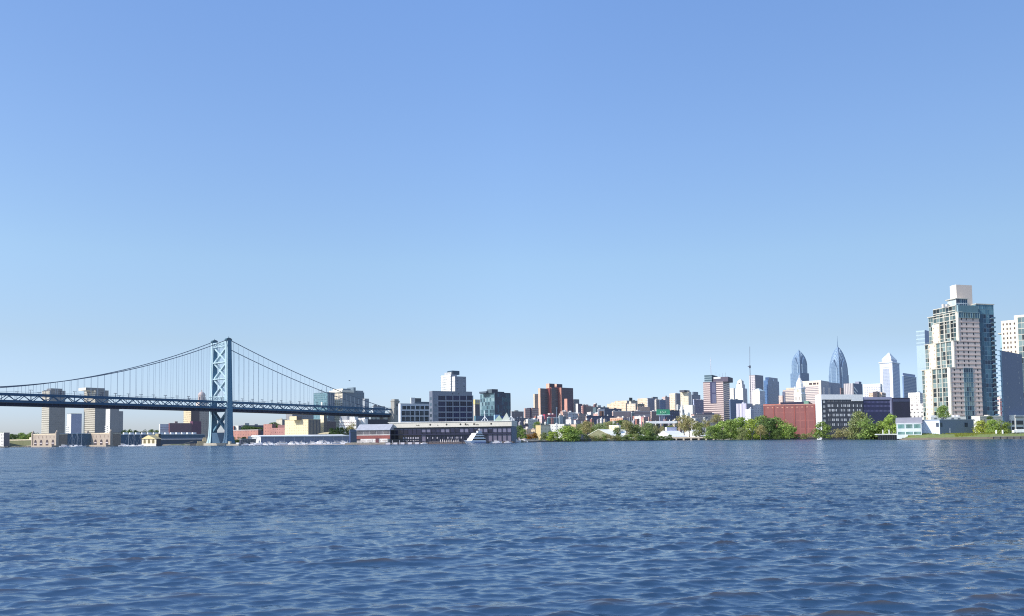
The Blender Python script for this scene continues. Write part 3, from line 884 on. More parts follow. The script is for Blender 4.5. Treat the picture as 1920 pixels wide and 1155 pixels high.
# white low terraces under the bridge end
WT = FAC((236,232,222),(150,132,130),2.6,3.6,.7,.3,var=.3)
t = bld('white_terrace','white terraced block with ribbon windows under the bridge end','building',636,668,674,786.5,960,64,WT,S(150,150,158),WHITE,bare=True)
mass(t,'upper_storey',1,t.d*.12,8,t.d*.42,t.h,t.h+3.6,WHITE)
mass(t,'roof_hut',1,t.d*.55,8,t.d*1.0,t.h,t.h+4.4,S(170,172,176))
t = bld('white_terrace','rounded white block right of the ribbon-windowed terrace under the bridge end','building',669,684,688,783.5,970,64,S(238,234,228),S(150,146,150),WHITE,bare=True)
MB().cone(2,2,0,t.h*.96,4.2,4.2,14).build('round_corner',[S(240,236,230)],t.root)
t = bld('shade_block','dark navy block added for the shaded void beneath the bridge end','shed',682,686,728,786,1010,50,S(40,40,70),S(30,30,62),S(50,50,78),bare=True)  # dark block put where there is only shade under the bridge end
for px in (699,707,722):
    x = t.fx(px); mass(t,'roof_tank',x,0,x+4.2,4,t.h,t.h+2.6,S(178,180,166))
t = bld('curved_roof_market','long low market hall with a tan curved roof behind the marina shed','market hall',596,648,656,813,985,64,S(206,190,140),S(120,112,110),bare=True)
d = t.d
MB().extr([(0,t.h),(d,t.h)]+[(d*(1-i/12),t.h+2.4*math.sin(math.pi*(i/12))**.8) for i in range(1,12)],'x',-1,t.w,0).build('vaulted_roof',[S(206,194,164)],t.root)
t = bld('blue_grey_hut','blue-grey boathouse between the marina shed and the pier','boathouse',655,657,671,810,800,52,S(70,86,130),S(76,94,116),S(96,110,124),bare=True,base=1)
MB().extr([(-.5,t.h),(t.d+.5,t.h),(t.d/2,t.h+2.6)],'x',-.4,t.w+.4).build('roof',[S(80,96,116)],t.root)
# marina shed
t = bld('marina_shed','long white-roofed grey marina shed behind the moored boats','shed',465,489,656,818.5,832,32,S(238,238,236),S(130,138,164,amt=.12),S(238,238,236),bare=True,base=1.2)
d = t.d
MB().extr([(-1,t.h),(d+1,t.h),(d*.5,t.h+1.7)],'x',-1.2,t.w+.5).build('roof',[S(244,244,242)],t.root)
MB().box(-.6,-1.2,t.h-.5,t.w,-.9,t.h+.5).build('white_fascia',[S(244,244,242)],t.root)
for k in range(9): MB().box(t.w*.11*k+3,-.3,0,t.w*.11*k+3.4,-.02,t.h-.3).build('downpipe',[S(200,200,204)],t.root)
# floating dock house
t = bld('dock_house','dark flat-roofed house on a floating dock right of the bridge tower','dock house',449,452,480,823.5,822,50,S(60,62,80),FAC((62,66,82),(110,116,124),3.0,2.6,.6,.6,var=.3),S(150,148,144),bare=True,base=.9)
MB().box(-2,-2.5,-1.4,t.w+2,t.d+2,.15).build('float',[S(190,178,170)],t.root)
for k in range(5): MB().box(t.w*.22*k+.6,-1.6,.1,t.w*.22*k+1.0,-1.2,t.h).build('post',[S(70,74,90)],t.root)
MB().box(-.8,-2,t.h-.2,t.w+.6,t.d+.5,t.h+.5).build('flat_roof',[S(176,178,180)],t.root)

# ================================================================== the long pier
NAVY = S(20,19,46,amt=.3,scale=.4)
t = bld('pier_market_hall','dark two-storey pier hall under a long white roof band, a ship moored in front','pier hall',731,959,968.5,799,735,80,NAVY,S(100,118,138),S(150,150,150),base=1.4,bare=True,depth=30)
PIER = t
d, h = t.d, t.h
def fyp(px): return fy_at(t, px, 0)
mb = MB().box(-2.2,-.6,h,t.w+.3,fyp(731),h+4.6)
mb.build('roof_band',[S(226,218,200,amt=.1,scale=.6)],t.root)
MB().box(-2.8,-.8,h+4.6,t.w+.5,fyp(729),h+5.1).build('roof_edge',[S(250,246,236)],t.root)
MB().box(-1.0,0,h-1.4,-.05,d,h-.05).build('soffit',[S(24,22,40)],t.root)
r2 = random.Random(4)
cols = [790 + 8.9*k for k in range(20)]
for k, px in enumerate(cols[:-1]):
    y0, y1 = fyp(px+8.0), fyp(px+.9)
    zt, zb = zat(t,801.5,0,y0), zat(t,810.5,0,y0)
    if k in (2,3,6,7,10,11,14): 
        MB().box(-.35,y0,zt-1.5,-.05,y1,zt).build('blind',[S(120,118,150)],t.root)
        MB().box(-.3,y0,zb,-.05,y1,zt-1.55).build('window',[GLASS(26,32,66)],t.root)
    else: MB().box(-.35,y0,zb,-.05,y1,zt).build('wall_panel',[S(116,114,136,amt=.1,scale=1)],t.root)
    MB().box(-.8,fyp(px)-.3,0,-.36,fyp(px)+.3,h-.1).build('column',[S(30,28,58)],t.root)
    if k >= 14 or k == 0:
        zb2 = zat(t,827.5,0,y0); zt2 = zat(t,813.8,0,y0)
        MB().box(-.33,y0,zb2,-.05,y1,zt2).build('wall_panel',[S(110,104,122,amt=.1,scale=1)],t.root)
MB().box(-1.6,0,zat(t,813.6),-.85,d,zat(t,811.6)).build('gallery_edge',[S(30,27,60)],t.root)
for k in range(7):
    y1 = fyp(733+8.2*k); y0 = fyp(740+8.2*k)
    MB().box(-.5,y0,zat(t,803.2),-.2,y1,zat(t,801.8)).build('light_strip',[S(120,118,150)],t.root)
    MB().box(-.4,y0,zat(t,812),-.05,y1,zat(t,804)).build('window',[GLASS(22,24,58,var=.4)],t.root)
    MB().box(-.4,y0,zat(t,821),-.05,y1,zat(t,813.4)).build('window',[GLASS(14,13,40,var=.4)],t.root)
for k,px in enumerate((757,761.5,766,770.5,775,780,784,802,811.5,820,840,844,848,853,857,861,865)):
    y = fyp(px); mb = MB()
    z = zat(t,819)
    arch(mb,'A',y,1.0 if px>800 else 1.2,z-1.0,z+.3,.5,0)
    mb.build('lit_arch_window',[S(176,172,182)],t.root)
    if px < 800: MB().box(-.5,y-.5,z-2.7,-.1,y+.5,z-2.1).build('lit_arch_window',[S(180,172,170)],t.root)
for px in (808,838.5,864.5,874,890,922):
    y = fyp(px); z = h+2.4
    MB().extr([(y-.9,z),(y-.3,z-.9),(y+.6,z-.8),(y+.9,z+.2),(y+.2,z+.9),(y-.5,z+.7)],'x',-2.35,-2.15).build('emblem',[S(70,64,50)],t.root)
for px0,px1 in ((781,788),(872,880),(892,899),(820,823)):
    a0, a1 = fyp(px1), fyp(px0); mb = MB(); k = int((a1-a0)/.55)
    for i in range(k): mb.box(-2.32,a0+i*.55,h+1.3+.1*(i%3),-2.17,a0+i*.55+.36,h+1.9+.35*((i*7)%3))
    mb.build('faded_lettering',[S(120,110,84)],t.root)
MB().box(-9,-3,-2.2,1,d+3,.2).build('pier_deck',[S(96,84,80)],t.root)
mb = MB()
for k in range(34): mb.box(-9.2,-2+k*(d+4)/34,-4,-8.6,-1.4+k*(d+4)/34,.1)
mb.build('pier_piles',[S(46,38,40)],t.root)['kind']='stuff'
# masts and peaked canopies on the pier roof
for px in (908,957.5):
    y = fyp(px); zz = h+5.1
    m = MB().box(3-.22,y-.22,zz,3.22,y+.22,zz+(9 if px<950 else 10)).beam((3,y-3,zz+.2),(3,y,zz+4.4),.35,.35).beam((3,y+3,zz+.2),(3,y,zz+4.4),.35,.35)
    m.build('roof_mast',[S(244,246,246)],t.root)
for px, hh in ((934,5.2),(948,7.4)):
    y = fyp(px); zz = h+5.1
    MB().prism([(2,y-4),(10,y-4),(10,y+4),(2,y+4)],zz,zz+hh,0,0,.05).build('peaked_canopy',[S(150,166,146) if px<940 else S(176,182,170)],t.root)
# the red-banded shed west of it
t = bld('pier_shed','two-storey shed with a red brick band and pale roof, left of the dark pier hall','shed',669,731,733,806,742,80,S(176,168,164),S(60,60,90),bare=True,base=1.2,depth=14)
d, h = t.d, t.h
MB().extr([(-1.2,h),(13,h),(13,h+4.2),(9,h+5.6)],'y',-.2,d+.6).build('roof',[S(172,174,182)],t.root)
for k in range(5):
    mb = MB().box(-.12,d*(.2*k+.012),h-3.9,.1,d*(.2*k+.188),h-.7,0)
    for q in range(6): mb.box(-.2,d*(.2*k+.012+.029*q),h-3.9,.1,d*(.2*k+.019+.029*q),h-.7,1)
    mb.build('window',[GLASS(44,48,60),S(190,180,180)],t.root)
MB().box(-.3,-.2,h-4.9,-.02,d,h-4.1).build('white_band',[S(208,204,198)],t.root)
MB().box(-.25,-.2,h-8.2,-.02,d,h-4.95).build('brick_band',[S(150,84,76,amt=.25,scale=1)],t.root)
MB().box(-.2,-.2,h-9.4,-.02,d,h-8.25).build('dark_band',[S(52,30,36)],t.root)
MB().box(-4,d*.0,h-9.6,-.3,d*.22,h-8.6).build('awning',[S(246,238,214)],t.root)
MB().box(-9,-2,-2.4,0,d+8,.4).build('quay',[S(150,138,124,amt=.3,scale=.6)],t.root)
TRK = empty('site_trailer','white site trailer on the quay under the red brick band','trailer',(GX(676,738),738,1.3),R(-10))
MB().box(0,0,.7,11,2.6,3.9).build('body',[S(236,230,220)],TRK)
MB().box(.3,-.04,1.6,4.8,0,2.4).box(6,-.04,1.6,10.4,0,2.4).build('window',[S(190,170,160)],TRK)
MB().box(1,.2,0,2.2,2.4,.7).box(8.6,.2,0,9.8,2.4,.7).build('wheel',[S(40,40,44)],TRK)
o = copy_tree(TRK); o.location=(GX(690,737),737,1.3); tag(o,'second white trailer, right of the first, on the quay below the brick band','trailer')
o = copy_tree(TRK); o.location=(GX(705,736),736,1.3); tag(o,'third white trailer on the quay, nearest the dark pier hall','trailer')
t = bld('maroon_container','maroon container among the white quay trailers','container',704,710,711,821.5,735,80,S(110,60,64),S(80,44,48),base=2.4,bare=True,depth=2.4)
# boat lifts / white pontoons in front of the hall
pt_ = None
for k,px in enumerate((724,737.5,751,765,778)):
    if pt_ is None:
        pt_ = empty('white_pontoon','x','pontoon')
        MB().box(0,0,-.2,3.4,3,1.6).build('float',[S(232,222,222)],pt_)
        MB().box(-1.2,.6,-.5,-.8,1.0,3.6).build('mooring_pile',[S(200,196,200)],pt_)
        o = pt_
    else: o = copy_tree(pt_)
    o.location = (GX(px,718),718,0)
    tag(o,'white box-like mooring pontoon with a pile in front of the dark pier hall','pontoon','white pontoons before the pier hall')
# ================================================================== middle: lofts and glass blocks behind the pier
LOFT = S(212,216,220,amt=.1)
t = bld('loft_building','pale grey three-storey loft with large grid windows behind the pier, left of the grey block','loft building',747,751,808,757.5,890,33,LOFT,LOFT,S(206,206,206),units=0)
wm = (GLASS(50,58,66,var=.5), S(110,118,122))
for j,(y0,y1) in enumerate(((761,767.5),(770.5,779),(781,789.5),(792,799))):
    for i,px in enumerate((754.5,762.5,771,780,788.5,797.3,805)):
        x0, x1 = t.fx(px-1.2 if j else px), t.fx(px+(6.0 if j else 6.8))
        z0, z1 = zat(t,y1,x0,0), zat(t,y0,x0,0)
        if x1 < t.w+3: pane(t,'B',x0,z0,x1-x0,z1-z0,wm,(3,3))
rbox(t,'penthouse',771,778.5,745.5,S(232,226,216),S(226,220,214),.15,.35)
rbox(t,'penthouse',778.7,790,746.5,S(70,78,86),S(70,78,86),.15,.3)
rbox(t,'penthouse',778,805,753,S(110,120,126),S(88,102,112),.1,.5)
t = bld('grid_office','big grey block with a five by five grid of dark blue windows behind the pier','office',805,811,885.5,733.5,860,30,S(112,118,132),S(134,140,152,amt=.08),S(140,146,156),parapet=.4)  # left face coloured darker to offset the sun on it
G = t
mass(t,'frame_wing',t.fx(885.5),1.0,t.fx(888.5),t.d-1,-2,t.fz(740),S(134,140,152))
wm = (GLASS(16,22,66,var=.6), S(44,52,96))
for j,(y0,y1) in enumerate(((742,750),(753,761),(763,771.5),(774,782),(784.5,792.5),(795,803))):
    for i,(a0,a1) in enumerate(((822,835),(837.2,848.4),(850.2,861.2),(863,874),(876,887.3))):
        x0, x1 = t.fx(a0), min(t.fx(a1), t.w-.3)
        pane(t,'B',x0,zat(t,y1,x0,0),x1-x0,zat(t,y0,x0,0)-zat(t,y1,x0,0),wm,(3,2))
    x0, x1 = t.fx(814.8), t.fx(819)
    pane(t,'B',x0,zat(t,y1+.5,x0,0),x1-x0,zat(t,y0+4.5,x0,0)-zat(t,y1+.5,x0,0),GLASS(120,136,150))
    pane(t,'A',t.d*.2,zat(t,y1,0,0),t.d*.6,3.4,GLASS(70,86,100))
mb = MB()
for px in (821,836.1,849.3,862.1,875): mb.box(t.fx(px)-.35,-.35,0,t.fx(px)+.35,-.02,t.h-5.2)
for j,y in enumerate((751.5,762,772.8,783.3,793.8)): mb.box(t.fx(821)+.4,-.3,zat(t,y+.7,20,0),t.w,-.03,zat(t,y-.7,20,0))
mb.build('facade_frame',[S(150,156,168)],t.root)
for px in (849,860.5): MB().box(t.fx(px)-.5,-.2,zat(t,739,t.fx(px)),t.fx(px)+.5,.02,zat(t,737.4,t.fx(px))).build('wall_vent',[S(60,60,70)],t.root)
t = bld('white_tower','white residential tower with a dark box on top, behind the grey grid block','tower block',827,845.5,857,702,1150,38,FAC((238,236,228),(128,136,142),3.0,3.6,.5,.62,haze=.04,var=.4),S(140,146,158,haze=.06),bare=True)
mass(t,'roof_wedge',1,0,t.w*.5,t.d*.7,t.h,t.fz(697.5),S(190,190,188),S(160,160,164))
k = fy_at(t,857,t.w*.95)
mass(t,'stair_wing',t.w*.0+2,-8,t.fx(868.5),4,-2,t.fz(706),FAC((236,234,226),(150,152,152),30,3.6,.999,.2,var=.2),FAC((140,146,158),(92,104,122),12,3.8,.25,.4,haze=.06))
rbox(t,'penthouse',848.5,862,694.8,S(52,76,92),S(48,72,92),.0,.5)
t = bld('yellow_house_top','pale building with a yellow top storey between the grid block and the glass tower','building',886,891,900,758,1000,40,S(206,196,180),S(90,86,96),bare=True)
mass(t,'top_storey',-.3,-.3,t.w,t.d,t.h,t.fz(749),S(230,206,140),S(226,206,150))
for k in range(2): MB().box(t.w*(.2+.4*k),-.45,t.h+2,t.w*(.4+.4*k),-.3,t.h+5).build('window',[S(170,174,180)],t.root)
GT = [GLASS(64,92,100,var=.35),GLASS(82,110,118,var=.35),GLASS(42,64,76,var=.3),GLASS(122,148,152,var=.2)]
GN = [GLASS(22,32,66,var=.4),GLASS(30,48,82,var=.4),GLASS(44,84,104,var=.4)]
t = bld('glass_tower','stepped glass residential tower, teal side and dark navy gridded side, right of the grid block','tower block',901,927.5,957.5,736.5,930,40,S(120,150,160),S(40,52,82),S(60,72,86),parapet=.4)
glazed(t,'A',0,t.d,0,t.h-1,12,9,GT,S(104,134,146),seed=3,slab=.5)
glazed(t,'B',0,t.w*.55,0,t.h,12,6,GN,S(56,74,96),seed=4,slab=.35)
glazed(t,'B',t.w*.55,t.w,0,t.h-1,12,5,[GN[2],GN[1],GN[2]],S(44,64,84),seed=5,slab=.3)
rbox(t,'penthouse',922.5,934,729.5,S(86,98,106),S(54,62,80),.05,.4)
rbox(t,'penthouse',912,946,733.5,S(80,92,104),S(50,60,82),.3,.8)
for k in range(9): MB().box(t.w*.28,-1.1,5+k*3.6,t.w*.5,-.2,5.5+k*3.6).build('balcony',[S(90,108,124)],t.root)
t = bld('glass_podium','low teal glass block at the foot of the navy glass tower','building',889,892,936,779.5,900,33,S(90,130,146),FAC((60,104,130),(36,70,100),3,3.5,.7,.6,var=.5),S(120,150,160),bare=True,base=2)
t = bld('blue_panel_house','plain light blue box below the navy glass tower','building',926,928,937.5,777.5,880,33,S(170,206,232),S(176,208,236,amt=.05),S(190,210,226),bare=True)
t = bld('blue_panel_house','deep blue box right of the plain light blue box','building',936,938,952,780,890,33,S(60,90,150),S(46,84,150),S(90,110,150),bare=True)

# ================================================================== middle right: brick tower and low town
t = bld('brick_slab','pinkish brick apartment slab with white bands, left of the big brick tower','apartment block',983,985,994,765.5,1450,40,S(200,160,144),FAC((168,130,124),(112,90,96),2.6,3.6,.4,.35,band=(206,190,184),var=.3),S(180,160,150),bare=True)
mass(t,'stair_slot',t.w,1,t.fx(997.6),8,0,t.h+1,S(64,46,84))
mass(t,'wing',t.fx(997.6),-.5,t.fx(1010),12,-2,t.fz(764.3),S(200,160,144),FAC((168,130,124),(112,90,96),2.6,3.6,.4,.35,band=(206,190,184),var=.3))
t = bld('stone_tower','slim beige stone tower peeping out left of the big brick tower','tower block',1000.5,1003,1012,738.5,1650,40,S(214,196,168,haze=.08),FAC((184,164,142),(128,110,104),3.6,9,.42,.72,haze=.1,var=.3),S(190,170,150),bare=True)
mass(t,'base_wing',-3,-2,t.w,4,-2,t.h*.62,S(206,188,162,haze=.08),FAC((180,160,142),(120,104,100),3.4,4,.4,.5,haze=.1))
# big brick tower: three slabs, sunlit edges and shaded faces put into the brick colours
BF = FAC((104,92,94),(66,60,76),30,3.6,.999,.45,haze=.05,var=.35)
BL = S(190,124,102,amt=.1,haze=.03)
BD = FAC((86,66,80),(58,48,70),2.6,3.6,.5,.5,haze=.06,var=.3)
t = bld('brick_tower','big red brick residential tower of stepped slabs, shaded faces dark and sunlit edges red','tower block',1009.5,1013.5,1028.5,728,1560,42,S(226,186,160,haze=.03),BF,S(120,100,100),bare=True)
x1 = t.fx(1028.5); k1 = -fy_at(t,1034,x1)
mass(t,'brick_fin',x1-2,-k1*.9,x1+.4,2,-2,zat(t,728,x1),S(120,56,56),S(120,64,60))
mass(t,'slab',x1+.4,-k1,x1+.4+(t.fx(1047.5)-t.fx(1034)),6,-2,zat(t,727,x1),BL,BF)
mass(t,'crown',x1-1,-k1*.5,x1+14,5,zat(t,728,x1),zat(t,719.3,x1),S(232,180,156),S(66,52,68))
x2 = x1+.4+(t.fx(1047.5)-t.fx(1034)); k2 = -fy_at(t,1053,x2)
mass(t,'slab',x2,-max(k2,k1+3),x2+(t.fx(1075)-t.fx(1053)),4,-2,zat(t,727.5,x2),S(190,134,118,haze=.03),BD)
mass(t,'crown',x2,-k1*.4,x2+16,5,zat(t,728,x2),zat(t,720,x2),S(232,184,160),S(74,58,74))
mass(t,'brick_fin',x2-2.5,-k1-2,x2-.2,-k1+.5,-2,zat(t,727,x2),S(120,56,54),S(120,56,56))
t = bld('brick_wing','lower red brick block with a pink lit edge in front of the big brick tower','apartment block',1058.5,1064,1075.5,747.5,1500,42,S(206,150,132),FAC((96,72,88),(70,56,78),3,3.6,.4,.4,haze=.05,var=.3),S(220,190,180),bare=True)
t = bld('grey_tower','small grey tower right behind the big brick tower','tower block',1075,1077,1086.5,748.5,1600,42,S(210,204,196,haze=.08),FAC((104,108,118),(76,82,98),3,3.8,.5,.5,haze=.08),S(120,124,132),bare=True)
t = bld('white_gable_block','white-edged purple-grey block below the small grey tower','building',1080,1084,1092,757,1500,42,S(236,232,230),FAC((110,94,112),(80,72,98),3,4,.4,.4,haze=.05),S(220,214,212),bare=True)

def low(name, label, pl, pc, pr, pt, Y, mA, mB, mR=None, a=42, cat='building', **kw):
    mR = mR or S(150,146,142)
    t = bld(name, label, cat, pl, pc, pr, pt, Y, a, windowed(mA), windowed(mB), mR, **kw)
    if kw.get('bare') and Y < 1700:
        # chimneys, hatches and air handlers on the flat roof
        r3 = random.Random(int(pl*13+pt*7))
        for i in range(r3.choice((1,2,2,3,3))):
            sx, sy, sz = r3.uniform(1.2,3.6), r3.uniform(1.5,4), r3.uniform(.9,2.6)
            x, y = r3.uniform(.02,.8)*t.w, r3.uniform(.02,.5)*t.d
            MB().box(x,y,t.h-.1,min(x+sx,t.w-.1),y+sy,t.h+sz).build('roof_hut',[r3.choice((WHITE,S(206,196,188),S(120,112,112),S(96,100,110),mR))],t.root)
        MB().box(-.15,-.15,t.h-.5,t.w+.1,.3,t.h+.35).box(-.15,.3,t.h-.5,.3,t.d,t.h+.35).build('parapet',[r3.choice((mR,S(226,220,212),mR))],t.root)
    return t
W1 = lambda c, w=(100,96,104), wx=3.4, wz=3.6, **k: FAC(c, w, wx, wz, .42, .45, var=.4, **k)
low('grey_warehouse','brown-grey block with a tree-like roof clutter right of the navy glass tower',955,960,982,772,1150,S(150,140,140),W1((112,100,108)),units=3)
low('navy_warehouse','long navy roofed warehouse behind the end of the pier hall',957,965,987,784,1050,S(140,146,156),W1((58,66,96)),S(96,104,120),bare=True)
low('white_warehouse','long low white warehouse left of the teal shed',986,990,1009,786.5,1000,S(236,228,214),S(212,204,192),S(240,238,232),bare=True)
low('pink_house','pink-white house with a flat roof just below the big brick tower',1008,1016,1021,780,1050,S(236,206,196),S(120,92,110),S(240,230,226),cat='house',bare=True)
low('red_canopy_store','store with a bright red canopy roof at the foot of the brick tower',1018,1022,1042,777.5,1150,S(200,70,90),S(160,44,72),S(206,70,92),bare=True)
low('teal_shed','dark teal industrial shed behind the trees',1026,1028,1048,783,1000,S(70,112,124),S(50,92,108,amt=.1),S(60,80,90),bare=True)
low('grey_silo_block','pale grey ribbed block right of the teal shed',1047,1049,1056,779,1020,S(190,200,200),FAC((170,182,184),(130,146,152),1.8,60,.4,.999),bare=True)
low('teal_block','narrow dark teal block right of the ribbed grey block',1055,1056,1062,781,1030,S(110,130,140),S(64,88,104),bare=True)
low('white_house','white house with a dark roof right of the teal blocks',1061,1071,1076,785.5,1000,S(244,242,238),W1((190,194,200)),S(70,72,82),cat='house',bare=True)
low('pink_row_house','pink and grey row house at the foot of the big brick tower',1051,1056,1066,772,1120,S(222,176,152),W1((204,170,156)),S(206,180,170),cat='house',bare=True)
low('white_row_house','pale grey row house, second from the left in the row below the brick tower',1064,1066,1074,773,1125,S(226,224,222),W1((196,200,206)),S(90,92,110),cat='house',bare=True)
low('grey_row_house','light grey row house with dark windows, third in the row below the brick tower',1072,1074,1086,775.5,1130,S(226,224,222),W1((188,190,196)),S(206,200,196),cat='house',bare=True)
low('brown_row_house','tan brick row house at the right end of the row below the brick tower',1084,1086,1102,776,1135,S(206,170,150),W1((176,148,134)),S(190,170,160),cat='house',bare=True)
low('small_white_shop','small white shop with a dark red roof right of the white house',1074,1080,1087,787,1010,S(240,236,226),W1((150,150,160)),S(120,50,60),bare=True)
low('sign_shop','white wide shop roof behind the large round tree',1022,1058,1078,795.5,960,S(230,228,220),S(96,108,100),S(244,240,226),a=66,bare=True)
low('tan_shop','tan long shop right behind the large round tree',1070,1080,1088,796,970,S(220,188,156),S(190,160,136),S(206,180,160),bare=True)
low('cream_house','yellow and cream house with pilasters left of the large round tree',1004.5,1014,1032,797,910,FAC((226,202,142),(206,182,130),2.0,40,.3,.999,var=.2),S(236,222,188),S(60,56,56),cat='house',a=60,units=2)
low('tan_house','small tan riverside house behind the boats at the pier end',976,988,996,804,905,S(226,190,172),S(212,186,160),S(230,216,204),cat='house',a=58,bare=True)
low('tan_house','wide tan house touching the yellow house on its left',986,1003,1007,806,915,W1((224,206,166),(150,130,110)),S(160,140,120),S(190,170,150),cat='house',a=58,units=1)
low('plum_house','small plum-coloured house above the tan riverside houses',981,983,991,797,960,S(120,80,92),S(74,54,84),S(60,48,72),cat='house',bare=True)
# long rows to the right
low('dark_warehouse','long dark navy-fronted warehouse above the white tents',1098,1100,1152,780,1120,S(190,170,156),FAC((46,46,88),(62,82,116),2.4,3.4,.5,.5,var=.6),S(60,60,90),a=30,bare=True)
low('brown_block','wide brown block with red corner stacks right of the brick tower',1090,1092,1117,762,1400,S(196,160,146),W1((142,120,112)),S(206,160,146),units=2)
for px in (1092,1113): low('brick_stack','dark red brick stair stack on the brown block, '+('left end' if px<1100 else 'right end'),px,px+2,px+7,757.5+ (2 if px<1100 else 0),1390,S(150,96,90),S(96,64,72),cat='stair tower',bare=True)
low('white_house','white gabled house in front of the wide brown block',1101,1108,1113,773,1200,S(240,236,228),S(180,170,164),S(232,214,206),cat='house',bare=True)
low('pink_house','low pink house right of the white gabled house',1109,1122,1126,775.5,1210,S(226,180,164),S(150,120,116),S(226,190,176),cat='house',bare=True)
t = low('framed_house','white framed box with an orange brick panel above the dark warehouse',1121,1122,1134,767.5,1150,S(240,236,230),S(236,230,224,amt=.05),S(240,238,234),a=35,bare=True)
MB().box(t.w*.18,-.2,0,t.w*.85,-.02,t.h-2.5).build('brick_panel',[S(206,136,98)],t.root)
MB().box(t.w*.55,-.3,t.h*.5,t.w*.78,-.21,t.h-3).build('window',[S(70,44,44)],t.root)
low('navy_office','large dark navy office block right of the white framed box',1132,1134,1166,766.5,1250,S(80,84,106),FAC((34,48,92),(24,34,74),3,3.6,.5,.5,var=.5),S(60,70,100),units=1)
low('teal_office','dark teal block behind the white framed box',1112,1118,1142,764,1330,S(90,110,116),S(54,72,92),S(80,96,106),units=2)
low('market_hall','long pink-roofed market hall with a maroon window strip',1148,1150,1184,771,1200,S(206,176,164),FAC((192,162,154),(120,70,80),60,22,.999,.18,var=.1,z0=-3),S(206,180,172),a=32,bare=True)
low('grey_stair_block','teal-grey stair block between the two pink halls',1184,1185,1190,773,1180,S(120,130,136),S(88,104,112),bare=True)
low('market_hall','pink-grey market hall right of the teal-grey stair block',1188,1190,1222,771,1210,S(206,182,176),FAC((190,166,162),(150,120,120),60,14,.999,.2,var=.1,z0=3),S(206,186,180),a=32,bare=True)
low('orange_block','orange-tan flat block with a purple side above the trees',1144,1168,1177,783.5,1080,S(220,164,126),S(56,44,92),S(232,206,186),bare=True,a=50)
low('white_shop','white shop roof below the pink market halls',1190,1202,1206,780.5,1090,S(244,242,238),S(180,160,160),S(250,248,246),bare=True,a=50)
low('red_shop','small red-sided shop left of the billboard',1202,1210,1216,782,1080,S(206,126,126),S(170,110,116),S(206,150,150),bare=True,a=50)
low('brick_row','maroon-brown brick block left under the green billboard',1220,1222,1239,771,1120,S(196,170,156),FAC((132,106,104),(100,62,70),2.6,3.6,.5,.45,var=.4),S(190,176,170),bare=True,units=0)
low('cream_hall','cream hall with pilasters behind the first white tent',1142,1160,1164,797.5,930,FAC((240,226,186),(206,190,150),2.2,50,.35,.999,var=.2),S(226,214,184),S(206,200,180),a=50,bare=True)
low('navy_hall','dark navy hall behind the green billboard',1240,1243,1275,769.5,1060,S(60,66,96),FAC((28,36,78),(40,56,100),4,4,.5,.5,var=.6),S(40,46,66),a=34,bare=True)

# ================================================================== cream blocks climbing to the right
CR = lambda h=.06: W1((234,212,182),(190,150,120),haze=h)
CREAM_SHADE = lambda h=.08: W1((150,146,150),(104,108,122),haze=h)  # cream walls' shaded side, shade put into the colour
low('cream_block','long cream block on the skyline, leftmost of the cream row',1139,1174,1178,756.5,1720,CR(),CREAM_SHADE(),S(226,206,176),a=50,units=3)
low('cream_block','upper cream block stepped above the long leftmost cream one',1153,1176,1180,751,1760,CR(),CREAM_SHADE(),S(226,206,176),a=50,bare=True)
t = low('cream_block','grey-topped cream block with a black water tank on its roof',1180,1184,1196,751.5,1700,W1((226,214,190),haze=.05),W1((190,180,160),haze=.06),S(150,150,140),units=1)
rbox(t,'water_tank',1181,1186.5,745.5,S(40,58,66),S(30,48,58),.1,.3)
low('cream_block','pale cream block in front of the tanked block, terracotta side',1176,1192,1197,757,1600,W1((232,214,190),(190,160,130)),S(150,124,120),S(226,210,186),a=50,bare=True)
low('cream_block','wide pale cream block left of the blue-grey offices',1196,1214.5,1217,746.5,1750,CR(),S(214,210,206,haze=.06),S(232,222,200),a=50,bare=True)
low('grey_slab','dark olive flat block in front of the pale cream block',1195,1197,1209,757.5,1600,S(120,118,108),S(84,84,86),S(110,108,100),bare=True)
low('pink_block','flat pink brick block in front of the cream row',1195,1196,1219,763,1500,S(214,176,152),S(204,168,148),S(214,180,160),a=30,bare=True)
low('blue_grey_office','blue-grey office with window strips right of the pale cream block',1214,1215.5,1230,747,1700,S(190,186,186,haze=.1),FAC((112,116,138),(84,90,116),1.5,3.6,.5,.5,haze=.1,var=.3),S(130,132,150),units=0)
low('grey_penthouse_block','small dark grey block rising behind the blue-grey office',1222,1225,1234,744,1800,S(150,154,156,haze=.1),S(86,98,110,haze=.1),S(110,120,130),bare=True)
low('tan_office','tan-grey office right of the blue-grey one',1228,1231,1239,749.5,1650,S(210,200,186,haze=.08),W1((160,150,148),haze=.08),S(180,170,164),bare=True)
low('blue_office','plain deep blue office slab between two tan ones',1237.5,1238,1248.5,749.5,1640,S(90,116,150),S(58,90,138,haze=.05),S(90,110,140),bare=True)
low('mauve_office','mauve-grey office with dotted windows left of the cream tower',1242,1248,1259,744.5,1700,S(216,190,178,haze=.06),W1((176,158,164),(120,104,120),haze=.08),S(206,180,170),units=1)
low('cream_tower','tall cream tower with balconies at the foot of the skyline',1256,1266.5,1269,738,1600,W1((240,220,190),(214,150,124)),S(206,206,206),S(236,224,200),cat='tower block',a=50,units=0)
low('grey_tower','shaded grey tower joined to the cream tower',1266,1268,1278,737.5,1650,S(226,220,210),FAC((128,124,134),(104,102,118),3,3.6,.4,.4,haze=.08),S(150,148,150),cat='tower block',bare=True)
t = low('stone_tower','broad beige stone tower with faint arches, dark box on top',1276.5,1291.5,1297,735,1580,W1((226,214,188),(182,166,142)),S(206,200,192),S(226,216,196),cat='tower block',a=50,units=0)
rbox(t,'plant_room',1284,1294,731.3,S(84,86,96),S(64,70,84),.2,.8)
